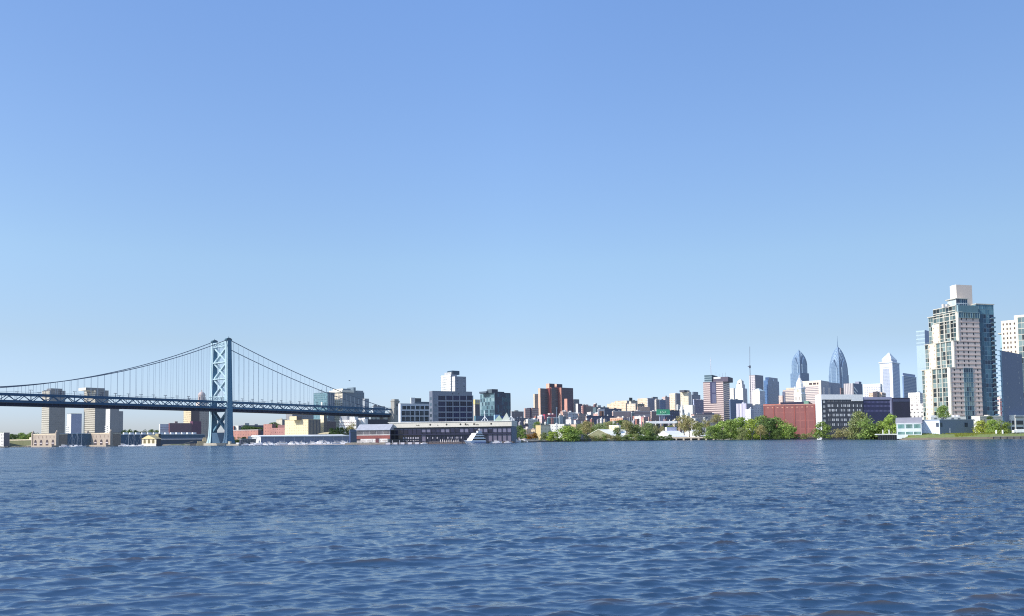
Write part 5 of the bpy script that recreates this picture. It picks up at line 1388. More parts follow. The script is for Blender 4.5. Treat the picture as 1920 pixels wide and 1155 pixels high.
for k,(pc_,yb,yt,(a0,a1,a2,a3)) in enumerate(tiers):
    x0 = t.fx(pc_); xs.append(x0)
    z0 = 0 if k==0 else zat(t,yb,x0,0); z1 = zat(t,yt,x0,0)
    y3,y2,y1,y0 = [fy_at(t,a,x0) for a in (a0,a1,a2,a3)]
    if k>0: mass(t,'tier',x0,0,t.w,y3,z0-1,z1,S(170,186,186),PNK,S(200,196,190))
    nf = nfl(z0,z1)
    # left face, from the far end: glass, cream panel, glass with white piers, corner pier coloured cream as the pink wall's sunlit side
    glazed(t,'A',y2,y3,z0,z1,nf,2,TG,TRIM,at=x0,seed=10+k,slab=.4,name='glazed_bay')
    pn = MB().box(x0-1.0,y1,z0-.5,x0+.2,y2,z1+(.4 if k<2 else -6.5)).build('cream_panel',[CRM],t.root)
    glazed(t,'A',y0,y1,z0,z1,nf,5,TG+[TG[2]],TRIM,at=x0,seed=20+k,slab=.38,mull=.2)
    for f in (.36,.70): MB().box(x0-.9,y0+(y1-y0)*f-.4,z0,x0-.2,y0+(y1-y0)*f+.4,z1+1).build('white_pier',[TRIM],t.root)
    MB().box(x0-1.0,-.35,z0-.5,x0+.2,y0,z1+.2).build('corner_pier',[S(248,234,212,amt=.05)],t.root)
    MB().box(x0-1.2,-.5,z1+.2,x0+4,y3+.3,z1+.8).build('terrace_edge',[TRIM],t.root)
    rl = MB()
    for q in range(9): rl.box(x0-.9,y3*q/9,z1+.8,x0-.8,y3*q/9+.1,z1+1.9)
    rl.box(x0-.95,0,z1+1.8,x0-.75,y3,z1+1.95).build('railing',[S(150,170,170)],t.root)
    for j in range(nf):
        zz_ = z0+(z1-z0)*(j+.35)/nf
        if k==2 and j>=nf-2: continue
        for f in (.12,.78):
            o = mobj('window',unit_pane('A',GLASS(170,150,130,var=.3),'plain'),t.root,(x0-1.0,y1+(y2-y1)*f,zz_)); o.scale=(1,(y2-y1)*.1,1.4)
    # front face: pink storeys with ledges
    lb = MB()
    for j in range(nf): lb.box(x0,-.35,z0+(z1-z0)*j/nf-.25,t.w+.05,-.01,z0+(z1-z0)*j/nf+.25)
    lb.build('storey_ledge',[S(204,180,168)],t.root)
    wpx = [(1790.5,1801.5,1834.5),(1799,1810,1818.5,1831.5),(1808,1817,1829.5)][k]
    for j in range(nf):
        zz_ = z0+(z1-z0)*(j+.42)/nf
        for px in wpx:
            x = fx_at(t,px,0); pane(t,'B',x,zz_,1.05,1.75,GLASS(44,40,48,var=.8),off=.02)
z690, z586 = zat(t,690,10,0), zat(t,586,xs[2],0)
glazed(t,'B',fx_at(t,1808.5,0),fx_at(t,1825.5,0),0,z690,nfl(0,z690),4,[TGd[2],TGd[1],TGd[3],TG[1]],S(120,146,156),off=.5,seed=33,slab=.45)
# glass top storeys and set-back crown
x2 = xs[2]
ztop = zat(t,573,x2+6,2)
mass(t,'glass_top',x2+.6,.4,t.w,fy_at(t,1756,x2)-.2,z586-.2,ztop,S(140,166,172),S(90,126,136))
glazed(t,'B',x2,t.w,z586-4.2,z586+.3,1,9,[TGd[1],TGd[3],TG[0]],S(130,156,160),off=.8,seed=41,name='glazed_storey')
glazed(t,'A',2,fy_at(t,1757,x2),z586-5.5,ztop,3,7,TG,TRIM,at=x2,off=.7,seed=42,slab=.6,name='glazed_storey')
glazed(t,'B',fx_at(t,1800,3),fx_at(t,1821,3),z586+.3,zat(t,560,x2+5,3),3,6,[TGd[0],TGd[2],TGd[3]],S(206,214,214),at=3,seed=43,slab=.5,name='glazed_storey')
mass(t,'crown_storey',fx_at(t,1800,3),3.3,fx_at(t,1821,3),12,z586,zat(t,559.5,x2+5,3),S(190,200,200),S(90,120,130))
MB().box(fx_at(t,1799,2.4),2.2,zat(t,560.5,x2+5,3),fx_at(t,1822,3),13,zat(t,559,x2+5,3)).build('roof_slab',[TRIM],t.root)
yb_ = 7; xb0 = fx_at(t,1801.3,yb_); xb1 = fx_at(t,1831,yb_); yb1 = fy_at(t,1789.5,xb0)
mass(t,'plant_box',xb0,yb_,xb1,yb1,ztop-2,zat(t,533.5,xb0,yb_),S(250,240,222,amt=.03),S(222,206,190,amt=.04),S(236,226,210),label='blank cream plant box crowning the tower')
for px,w_ in ((1783,2),(1776,1.2),(1827,2.4),(1833,1.6)): mass(t,'roof_unit',fx_at(t,px,9),9,fx_at(t,px,9)+w_,11,ztop-1,ztop+2.2,S(206,200,192))
# right-hand blue glass wing with balconies
xw0, xw1 = fx_at(t,1842,.0)+.2, fx_at(t,1869.5,3)
zw = zat(t,570.5,xw0,3)
mass(t,'glass_wing',xw0,3,xw1,24,-2,zw,S(110,140,150),S(52,92,118))
nf = nfl(0,zw)
glazed(t,'B',xw0,xw0+(xw1-xw0)*.40,0,zw,nf,3,[TB[0],TB[0],TB[1]],S(58,104,134),at=3,seed=51,slab=.25,mull=.1)
glazed(t,'B',xw0+(xw1-xw0)*.40,xw1,0,zw-8,nf-2,4,TB+[TGd[2]],S(140,168,180),at=3,seed=52,slab=.4,mull=.2)
glazed(t,'B',xw0+(xw1-xw0)*.15,xw1,zw-8,zw,2,7,[TB[1],TB[2]],S(110,146,158),at=3,off=.3,seed=53,name='glazed_storey')
for j in range(1,nf-2):
    zz_ = zw*j/nf
    bm = MB().box(xw1-(xw1-xw0)*.22,1.4,zz_-.12,xw1+.3,3,zz_+.12,0).box(xw1-(xw1-xw0)*.22,1.4,zz_+.12,xw1+.3,1.46,zz_+1.1,1)
    bm.build('balcony',[S(150,172,182),GLASS(90,126,146)],t.root)
    MB().box(xw1-(xw1-xw0)*.2,2.65,zz_+.15,xw1-.4,2.9,zz_+3.2).build('balcony_recess',[GLASS(24,36,70,var=.3)],t.root)
MB().box(xw0-.2,2.4,zw,xw1+.8,24.2,zw+.7).build('roof_slab',[TRIM],t.root)
flush(t)
# second tower and dark slab at the right edge -------------------------------------------------------
t = bld('apartment_tower','white apartment tower cut off by the right edge of the photo','apartment tower',1881,1960,1985,595,690,50,S(242,230,208,amt=.05),PNK,S(226,220,206),base=3.2,bare=True)
d = t.d
mass(t,'upper_tier',1.0,d*.02,t.w,fy_at(t,1906,1),t.h,t.fz(586.5),S(246,236,216,amt=.05))
for j in range(20):
    zz_ = t.h-4.2-j*4.15
    for px in (1886.5,1893.5,1899.5,1907.5):
        if zz_ > 2: pane(t,'A',fy_at(t,px,0),zz_,1.1,1.9,GLASS(110,100,96,var=.4))
glazed(t,'A',fy_at(t,1955,0),fy_at(t,1912.5,0),0,t.h+2,20,6,TG,TRIM,seed=61,slab=.6)
for j in range(19):
    zz_ = 2+j*4.15
    MB().box(1.5,d-.2,zz_,6,d+2.3,zz_+.35).build('balcony',[S(170,196,204)],t.root)
mass(t,'balcony_bay',2.5,d,6,d+1.5,0,t.fz(620),S(150,186,196),S(120,160,176))
MB().box(1.6,d-.2,t.fz(619.5),6,d+3,t.fz(617.5)).build('canopy_slab',[TRIM],t.root)
t = bld('blank_slab','dark blue-grey blank slab wall in front of the white tower at the right edge','apartment block',1877.5,1880.5,1919,657,570,42,S(70,104,130),S(112,122,144,amt=.05,scale=.15),S(110,120,140),base=3.2,bare=True)
# sloping top
MB().extr([(0,t.h),(t.w,t.h-6.5),(t.w,t.h-6.6),(0,t.h-.02)],'y',0,t.d).build('coping',[S(150,160,176)],t.root)
for px,y in ((1888,673),(1889.5,721),(1889,747),(1891,765),(1910.5,669),(1910.5,681),(1911,700),(1911.5,710),(1911.5,720),(1912.5,748),(1913,760)):
    x=t.fx(px); pane(t,'B',x,zat(t,y,x),.8,1.5,GLASS(40,50,86))
for j in range(17):
    zz_ = 2+j*3.6
    MB().box(-1.0,.5,zz_,-.02,t.d+1.2,zz_+.3).build('balcony',[S(52,96,124)],t.root)
MB().box(-.55,t.d*.3,0,-.25,t.d*.5,t.h-4).build('balcony_post',[S(46,84,112)],t.root)
low('red_shop','small maroon and white shop seen between the two apartment towers',1868,1876,1880,753,760,S(236,230,226),S(160,80,92),S(226,190,190),bare=True,a=50)
low('maroon_block','maroon block above the shop between the two apartment towers',1871,1877,1881,747,800,S(226,226,230),S(150,70,84),S(220,210,210),bare=True,a=50)
# parking deck
t = bld('parking_deck','white concrete parking deck with dark open levels at the right edge','parking deck',1884,1903,1990,778,575,38,S(240,238,228),S(226,222,214),S(240,238,232),base=3.0,bare=True)
for k,(y0,y1) in enumerate(((788.5,796),(800.5,811))):
    MB().box(t.w*.03,-.25,zat(t,y1,0),t.w,-.05,zat(t,y0,0)).build('open_level_shade',[S(26,24,30)],t.root)  # dark panel on the solid wall stands for the opening's shade
    MB().box(-.3,t.d*.04,t.fz(y1),-.05,t.d*.97,t.fz(y0)).build('open_level_shade',[S(36,34,38)],t.root)
for k in range(7): MB().box(t.w*.16*k,-.5,0,t.w*.16*k+.7,-.26,t.h).build('column',[S(232,230,222)],t.root)
MB().box(-.6,-.6,zat(t,783,0),t.w,-.3,zat(t,780.5,0)).build('grey_ledge',[S(150,148,146)],t.root)
for k in range(2):
    MB().box(-.45,t.d*(.3+.35*k),0,-.31,t.d*(.3+.35*k)+.6,t.h).build('column',[S(232,230,222)],t.root)
low('podium','long low white podium wall below the apartment tower',1822,1838,1888,780.5,632,S(226,224,214),S(196,190,182),S(220,214,200),a=20,bare=True,depth=12)
# billboard -------------------------------------------------------------------------------------
b = empty('billboard','green billboard with pale lettering on two grey posts','billboard',(GX(1232.5,1000),1000,2),R(12))
zb0, zb1 = P(1245,777,1000).z-2, P(1245,767.5,1000).z-2
wb = (GX(1258,1000)-GX(1232.5,1000))/math.cos(R(12))
MB().box(0,0,zb0,wb,.8,zb1).build('panel',[S(64,168,122,amt=.05)],b)
MB().box(-.2,-.5,zb0-.9,wb+.2,.9,zb0-.02).build('catwalk',[S(206,232,226)],b)
mb = MB()
zc_ = (zb0+zb1)/2-.3; s_=.62
x = wb*.26
for i,(w_,st) in enumerate(((1.9,((0,-1,.5,1),(.5,1,1,-1),(.2,-.2,.8,-.2))),(1.5,((1,1,0,.6),(0,.6,1,-.3),(1,-.3,0,-1))),(.5,((.5,1,.5,-1),)),(1.9,((0,-1,.5,1),(.5,1,1,-1),(.2,-.2,.8,-.2))))):
    for (a0,c0,a1,c1) in st: mb.beam((x+a0*w_,-.1,zc_+c0*1.5),(x+a1*w_,-.1,zc_+c1*1.5),.14,.5)
    x += w_+.7
mb.build('lettering',[S(206,244,214)],b)
for f in (.2,.54): MB().box(wb*f,.2,-3,wb*f+.9,1.1,zb0).build('post',[S(176,178,196)],b)
for f in (.3,.44,.62,.9): MB().box(wb*f,.1,zb1,wb*f+.35,.7,zb1+.9).build('lamp_bracket',[S(40,50,52)],b)
# raised white roadway with dark piers below the billboard
b = empty('raised_roadway','white concrete viaduct edge on dark piers below the billboard','viaduct',(GX(1216,960),960,2),R(6))
wv_ = (GX(1272,960)-GX(1216,960))
za, zb_ = P(1240,794,960).z-2, P(1240,789.5,960).z-2
MB().box(0,0,za,wv_,11,zb_).build('deck_edge',[S(244,244,242,amt=.05)],b)
for f in (.36,.6): MB().box(wv_*f,2,-3,wv_*f+1.8,9,za).build('pier',[S(40,40,52)],b)
MB().box(wv_*.30,6,-3,wv_*.62,7,za*.45).build('void_shade',[S(24,24,40)],b)  # dark sheet stands for the shaded void under the viaduct
b = bld('white_shed','pale lavender draped shed under the viaduct end','shed',1247,1250,1269,801,930,32,S(236,236,240),S(206,206,226,amt=.15,scale=1),S(230,230,236),bare=True)
# ================================================================== vegetation
def leaf_mat(r, g, b):
    k = ('leaf', r, g, b)
    if k in _mats: return _mats[k]
    m, n, o, bs = _base('foliage')
    geo = n.nodes.new('ShaderNodeNewGeometry')
    oi = n.nodes.new('ShaderNodeObjectInfo')
    c = lin((r, g, b))
    a = mixc(n, geo.outputs['Random Per Island'], tuple(x*.55 for x in c), tuple(min(1,x*1.75) for x in c))
    tint = mixc(n, oi.outputs['Random'], a, tuple(min(1, x*y) for x, y in zip(c, (1.35,1.05,.7))))
    x = [q for q in n.nodes if q.type == 'MIX'][-1]
    vm = math_n(n, 'MULTIPLY', oi.outputs['Random'], .5); n.links.new(vm, x.inputs['Factor'])
    n.links.new(tint, bs.inputs['Base Color'])
    bs.inputs['Roughness'].default_value = .6
    bs.inputs['Specular IOR Level'].default_value = .25
    tr = n.nodes.new('ShaderNodeBsdfTranslucent'); n.links.new(tint, tr.inputs['Color'])
    mx = n.nodes.new('ShaderNodeMixShader'); mx.inputs['Fac'].default_value = .4
    n.links.new(bs.outputs[0], mx.inputs[1]); n.links.new(tr.outputs[0], mx.inputs[2])
    n.links.new(mx.outputs[0], o.inputs['Surface'])
    _mats[k] = m
    return m
BARK = S(104,88,72,amt=.3,scale=1.0)
def crown_mesh(seed, nclump, nleaf, leaf, zlo, spread, mat, flat=1.0):
    r = random.Random(seed)
    cl = []
    for i in range(nclump):
        for _ in range(40):
            x, y, z = r.uniform(-1,1), r.uniform(-1,1), r.uniform(-1,1)
            q = x*x+y*y+z*z
            if q < 1 and q > .12: break
        wz = 1 - .28*max(0,z)
        cl.append((x*.36*wz*spread, y*.36*wz*spread, zlo+(1-zlo)*(.5+.40*z), r.uniform(.10,.20)))
    
    if zlo < 0:
        for q in range(7): cl.append((.30*math.cos(q*.9+seed),.30*math.sin(q*.9+seed),r.uniform(.06,.2),r.uniform(.12,.18)))
    cl.append((0,0,zlo+(1-zlo)*.5,.26)); cl.append((.1,-.05,zlo+(1-zlo)*.35,.22)); cl.append((-.12,.05,zlo+(1-zlo)*.4,.22))
    mb = MB()
    for i in range(nleaf):
        cx, cy, cz, cr = r.choice(cl)
        th, ph = r.uniform(0, 6.2832), math.acos(r.uniform(-.85,1))
        d = Vector((math.sin(ph)*math.cos(th), math.sin(ph)*math.sin(th), math.cos(ph)))
        p = Vector((cx,cy,cz)) + Vector((d.x,d.y,d.z*.85*flat))*cr*r.uniform(.7,1.12)
        nrm = (d + Vector((r.uniform(-.8,.8),r.uniform(-.8,.8),r.uniform(-.5,.8)))).normalized()
        u = nrm.orthogonal().normalized(); v = nrm.cross(u)
        a = r.uniform(0,6.28); u, v = u*math.cos(a)+v*math.sin(a), v*math.cos(a)-u*math.sin(a)
        s = leaf*r.uniform(.6,1.5)
        mb.add([p-u*s-v*s*.5, p+u*s*.3-v*s*.7, p+u*s+v*s*.3, p-u*s*.2+v*s*.8],[(0,1,2,3)])
    return mb.mesh('crown',[mat]), cl
def trunk_mesh(seed, cl, zlo):
    r = random.Random(seed)
    mb = MB()
    top = (r.uniform(-.03,.03), r.uniform(-.03,.03), zlo+(1-zlo)*.55)
    mb.tube([(0,0,-.06),(.005,0,.05),(r.uniform(-.02,.02),r.uniform(-.02,.02),zlo+.12),top],[.034,.026,.02,.008],7)
    for c in cl[:9]:
        z0 = r.uniform(zlo*.6+.06, zlo+.3)
        mid = (c[0]*.5, c[1]*.5, z0+(c[2]-z0)*.65)
        mb.tube([(0,0,z0),mid,(c[0]*.95,c[1]*.95,c[2]+.05)],[.013,.009,.003],5)
    return mb.mesh('trunk',[BARK])
LM = {'bright':leaf_mat(150,174,90),'green':leaf_mat(130,154,86),'dark':leaf_mat(96,122,74),'olive':leaf_mat(158,158,114),'yellow':leaf_mat(172,178,84),'sage':leaf_mat(138,152,104),'rust':leaf_mat(150,120,56)}
TPL = {}
def template(kind, var):
    k = (kind, var)
    if k not in TPL:
        nl = {'olive':1300,'sage':2400}.get(kind, 2600)
        zlo = .12 if kind == 'olive' else -.06
        me, cl = crown_mesh(100+var*7, 22, nl, .024 if kind!='olive' else .022, zlo, 1.0, LM[kind])
        TPL[k] = (me, trunk_mesh(200+var, cl, zlo))
    return TPL[k]
def tree(pl, pr, yt, yb, Y, kind, label, group=None, name='tree', var=None, cat='tree', base=None):
    px = (pl+pr)/2; wdt = (pr-pl)/1500*Y*1.08
    v = rnd.randrange(4) if var is None else var
    cm, tm = template(kind, v)
    z0 = P(px, yb, Y).z if base is None else base
    h = P(px, yt, Y).z - z0
    e = empty(name, label, cat, (GX(px,Y), Y, z0), rnd.uniform(0,6.28), group)
    c = mobj('crown', cm, e); c.scale = (wdt, wdt, h*1.03)
    if cat == 'tree':
        t_ = mobj('trunk', tm, e); t_.scale = (wdt*.8, wdt*.8, h)
    return e
# shoreline thicket in front of the red brick warehouse
TH = 'bushy green tree in the dense shoreline thicket before the red brick warehouse'
for pl,pr,yt,yb,Y,k in ((1318,1352,797,823,795,'green'),(1336,1376,788,823,800,'bright'),(1352,1388,784,823,785,'green'),(1366,1412,779,823,805,'bright'),(1392,1428,783,823,780,'bright'),
    (1410,1448,776,823,805,'green'),(1424,1462,781,823,775,'dark'),(1438,1476,780,823,785,'green'),(1456,1496,786,822,770,'bright'),(1380,1404,800,824,770,'sage'),(1344,1366,806,824,775,'dark'),(1448,1470,804,823,762,'dark'),(1470,1492,800,822,760,'green')):
    tree(pl,pr,yt,yb,Y,k,TH,'trees of the shoreline thicket')
tree(1412,1440,796,824,765,'olive','straw-coloured thin tree in the middle of the shoreline thicket')
tree(1522,1560,789,822.5,700,'green','round green tree before the white end of the black office')
tree(1560,1600,800,822,685,'olive','low olive shrubby tree between the round green tree and the big willow','trees before the black office') 
tree(1578,1606,803,822,670,'olive','low olive shrubby tree between the round green tree and the big willow','trees before the black office')
tree(1588,1636,768,822.5,665,'sage','large pale sage tree, the tallest one before the black office',var=1)
tree(1606,1656,778,823,645,'green','broad green tree overlapping the right side of the large sage tree',var=2)
tree(1640,1672,786,822,640,'green','small green tree right of the broad one before the navy wing')
tree(1654,1692,775,820,632,'bright','bright yellow-green tree beside the glazed pavilion',var=3)
tree(1757,1784,758,784,590,'green','single green tree on the terrace at the foot of the apartment tower',var=0)
tree(1824,1858,787,812,572,'yellow','yellow-green young tree right of the pale blue building')
tree(1846,1876,785,812,566,'bright','rounded green tree, middle of the row right of the pale blue building',var=1)
tree(1862,1896,785,813,562,'green','broad green tree nearest the parking deck',var=2)
tree(1850,1864,780,786,630,'dark','small dark bush on the podium under the blue glass wing',name='bush',cat='bush')
# centre
tree(1038,1090,796,826,845,'bright','large round bright green tree, leftmost of the big shoreline trees',var=0)
tree(1058,1090,804,827,835,'green','darker green tree in front of the right half of the large round one',var=2)
tree(1022,1052,808,826,838,'bright','low green bushy tree left of the large round bright one',var=1)
tree(1084,1116,789,822,870,'olive','pale olive half-bare tree right of the large round bright one',var=3)
tree(1108,1142,794,815,940,'sage','grey-green tree behind the peak of the first white tent')
tree(1126,1170,788,806,985,'green','row of green crowns behind the cream hall, left one'); tree(1150,1182,786,806,990,'dark','row of dark green crowns behind the cream hall, right one')
tree(1148,1166,800,822,872,'dark','small dark green tree between the first two white tents',var=1)
tree(1160,1190,786,818,875,'olive','tall thin olive tree above the second white tent',var=0); tree(1170,1204,790,818,880,'sage','bushier sage tree behind the second white tent',var=2)
tree(1180,1206,796,816,895,'dark','dark green tree in shadow behind the second white tent',var=3)
tree(1200,1232,790,823,850,'sage','slender sage tree left of the viaduct',var=1); tree(1208,1222,804,824,845,'green','narrow green tree at the foot of the slender sage tree',var=0)
tree(1224,1240,794,822,860,'olive','bare-looking olive tree in front of the dark void under the viaduct',var=2)
tree(1264,1302,777,814,880,'olive','wide pale olive tree below the church spire',var=1); tree(1274,1312,783,818,872,'olive','second pale olive tree, lower, right of the one below the spire',var=3)
tree(1296,1326,790,818,868,'sage','thin sage tree left of the shoreline thicket',var=0); tree(1312,1336,784,806,930,'olive','thin olive tree behind the left end of the thicket',var=2); tree(1330,1360,776,800,1000,'olive','olive tree among the houses under the striped tower',var=1)
tree(966,984,795,822,830,'dark','dark green tree beside the grey end of the pier hall',var=0); tree(974,990,803,822,826,'green','small green tree right of the dark one at the pier end',var=1)
tree(994,1010,811,822,846,'rust','small rust-yellow bush before the tan houses',name='bush',cat='bush'); tree(986,998,812,823,846,'rust','small brown bush left of the rust-yellow one',name='bush',cat='bush',var=2)
tree(1010,1030,810,825,846,'sage','low sage bush right of the yellow house',name='bush',cat='bush'); tree(1027,1037,806,822,850,'dark','dark conical shrub against the cream house',name='bush',cat='bush')
tree(998,1022,790,802,930,'green','green tree between the white warehouse and the yellow house',var=3)
for px in range(1098,1210,7): tree(px-7,px+7,813+rnd.uniform(-1,3),826.5-(px-1098)*.01,848+rnd.uniform(-3,3),rnd.choice(('olive','sage','green')),'low olive shrub in the hedge below the white tents','shrubs of the hedge below the tents',name='bush',cat='bush')
for px in range(1200,1262,8): tree(px-7,px+7,815+rnd.uniform(-1,3),825.5,842+rnd.uniform(-3,3),rnd.choice(('dark','green','dark')),'dark low shrub on the rocky bank left of the concrete wharf','shrubs on the rocky bank',name='bush',cat='bush')
for px in range(1496,1690,11): tree(px-8,px+8,813+rnd.uniform(-2,3),823,765-(px-1496)*.68,rnd.choice(('olive','sage','green','olive')),'low olive shrub on the bank below the black office','shrubs below the black office',name='bush',cat='bush')
for i,px in enumerate(range(1088,1262,9)):
    tree(px-11,px+11,(793,797,790,796)[i%4]+rnd.uniform(-1,4),815,965+rnd.uniform(-25,25),('sage','olive','olive','green','sage')[i%5],'pale spring tree in the belt behind the white tents','trees of the belt behind the tents')
# far left and under the bridge
for px in list(range(4,70,9)): tree(px-9,px+9,811+rnd.uniform(-1.5,3),826,1250+rnd.uniform(-40,40),rnd.choice(('dark','dark','green')),'dark green distant tree on the far left skyline','distant trees at the far left')
for px in list(range(234,306,10)): tree(px-9,px+9,803.5+rnd.uniform(-1,5),826,1330+rnd.uniform(-40,40),'dark','dark distant tree above the roof of the long blue shed','distant trees above the blue shed')
for px in range(38,66,9): tree(px-7,px+7,814+rnd.uniform(-1,2),832,1080,'green','green tree behind the low sand-coloured warehouse','trees behind the low warehouse')
for px,w_,yt in ((458,12,796),(470,12,799),(482,14,800),(513,16,791),(522,10,796)): tree(px-w_,px+w_,yt,808,1180,'dark','dark tree between the brick warehouses under the bridge','trees among the brick warehouses')
for px in (436,448,458): tree(px-8,px+8,818,832,905,'green','scrubby green tree between the bridge tower and the marina shed','scrub beside the bridge tower')
for px in (622,632,641,652): tree(px-7,px+7,800+rnd.uniform(0,3),815,925,rnd.choice(('olive','dark')),'olive tree behind the curved roof market hall','trees behind the curved roof hall')
tree(650,668,790,812,900,'olive','olive tree between the white terrace and the red-banded shed')
# ================================================================== banks, walls, docks
ROCK = S(136,128,116,amt=.35,scale=1.2)
def rocks(name, label, pts, n, smin, smax, seed):
    r = random.Random(seed); mb = MB()
    for i in range(n):
        k = r.randrange(len(pts)-1); f = r.random()
        px = pts[k][0]+(pts[k+1][0]-pts[k][0])*f; Y = pts[k][1]+(pts[k+1][1]-pts[k][1])*f + r.uniform(-1.5,1.5)
        s = r.uniform(smin,smax); c = Vector((GX(px,Y),Y,r.uniform(-.2,1.1)))
        vs = []
        for q in range(8): vs.append(c+Vector(((1 if q&1 else -1)*s*r.uniform(.5,1.1),(1 if q&2 else -1)*s*r.uniform(.5,1.1),(1 if q&4 else -1)*s*r.uniform(.3,.8))))
        mb.add(vs,[(0,2,3,1),(4,5,7,6),(0,1,5,4),(1,3,7,5),(3,2,6,7),(2,0,4,6)])
    o = mb.build(name,[ROCK]); tag(o,label,'rocks',kind='stuff')
rocks('rocks','grey riprap boulders along the water below the tents',[(1030,843),(1100,853),(1250,847)],420,.5,1.3,3)
rocks('rocks','sandy riprap boulders along the bank below the black office',[(1480,797),(1540,767),(1620,712),(1668,637)],300,.4,1.1,5)
rocks('rocks','tan stones along the foot of the quay under the red-banded shed',[(658,815),(735,728)],120,.4,.9,6)
rocks('rocks','low grey stones at the far left waterline',[(-60,980),(70,978)],120,.5,1.1,8)
# timber bulkheads
def wall(name, label, p0, p1, h, th, mat, cat, base=-1.5):
    a = Vector((GX(p0[0],p0[1]),p0[1],0)); b = Vector((GX(p1[0],p1[1]),p1[1],0))
    d = (b-a); L = d.length
    e = empty(name,label,cat,a,math.atan2(d.y,d.x))
    MB().box(0,0,base,L,th,h).build('face',[mat],e)
    MB().box(-.1,-.25,h,L+.1,th+.1,h+.3).build('coping',[S(150,142,128,amt=.3)],e)
    mb = MB(); k = int(L/4)
    for i in range(k+1): mb.box(L*i/k-.15,-.3,base,L*i/k+.15,-.02,h+.1)
    mb.build('fender_piles',[S(44,38,40)],e)
    return e
BK = S(36,32,36,amt=.3)
wall('bulkhead','black timber bulkhead under the right end of the shoreline thicket',(1428,806),(1532,768),1.9,.8,BK,'bulkhead')
wall('bulkhead','long black timber bulkhead below the black office',(1524,770),(1612,714),1.7,.8,BK,'bulkhead')
wall('bulkhead','dark bulkhead under the large round bright green tree',(1060,842),(1108,846),2.6,.8,BK,'bulkhead')
wall('quay_wall','grey quay wall at the right edge below the parking deck',(1862,545),(1990,538),1.5,.8,S(110,104,96,amt=.3),'quay')
wall('quay_wall','low dark quay wall behind the moored boats of the marina',(440,868),(660,790),1.3,.8,S(96,90,88,amt=.3),'quay')
# concrete wharf with dark openings
a = Vector((GX(1254,848),848,0)); b_ = Vector((GX(1338,836),836,0)); d_ = b_-a
wf = empty('concrete_wharf','low pale concrete wharf with dark square openings below the pale olive trees','wharf',a,math.atan2(d_.y,d_.x))
L = d_.length
MB().box(0,-1,2.0,L,8,3.3).build('deck',[S(206,190,166,amt=.2)],wf)
for i in range(7): MB().box(L*i/6-.9,-.9,-1.5,L*i/6+.9,.2,1.98).build('pier',[S(196,182,160,amt=.2)],wf)
MB().box(0,3,-1.5,L,3.4,1.98).build('wharf_shade',[BK],wf)  # dark sheet put in for the shade of the void below deck
for i in range(9): MB().box(L*(i+.5)/9-.05,-.8,3.3,L*(i+.5)/9+.05,-.7,4.3).build('rail_post',[S(150,146,140)],wf)
# platform on piles left of the grass bank
pf = empty('pile_platform','pale concrete platform on dark piles beside the bright yellow-green tree','platform',(GX(1645,585),585,0),R(-8))
wpl = GX(1690,585)-GX(1645,585)
MB().box(0,0,3.6,wpl,6,4.4).build('deck',[S(206,206,200,amt=.15)],pf)
for i in range(9):
    for y in (.4,5): MB().box(wpl*(.12+.095*i)-.2,y,-2,wpl*(.12+.095*i)+.2,y+.4,3.6).build('pile',[S(40,34,36)],pf)
MB().box(wpl*.15,5.6,-1,wpl*.9,5.9,3.4).build('back_board',[S(36,32,34)],pf)
for px in (1656,1667): MB().box((px-1645)/45*wpl,2,4.4,(px-1645)/45*wpl+.5,2.5,7.4).build('bollard_post',[S(226,226,222)],pf)
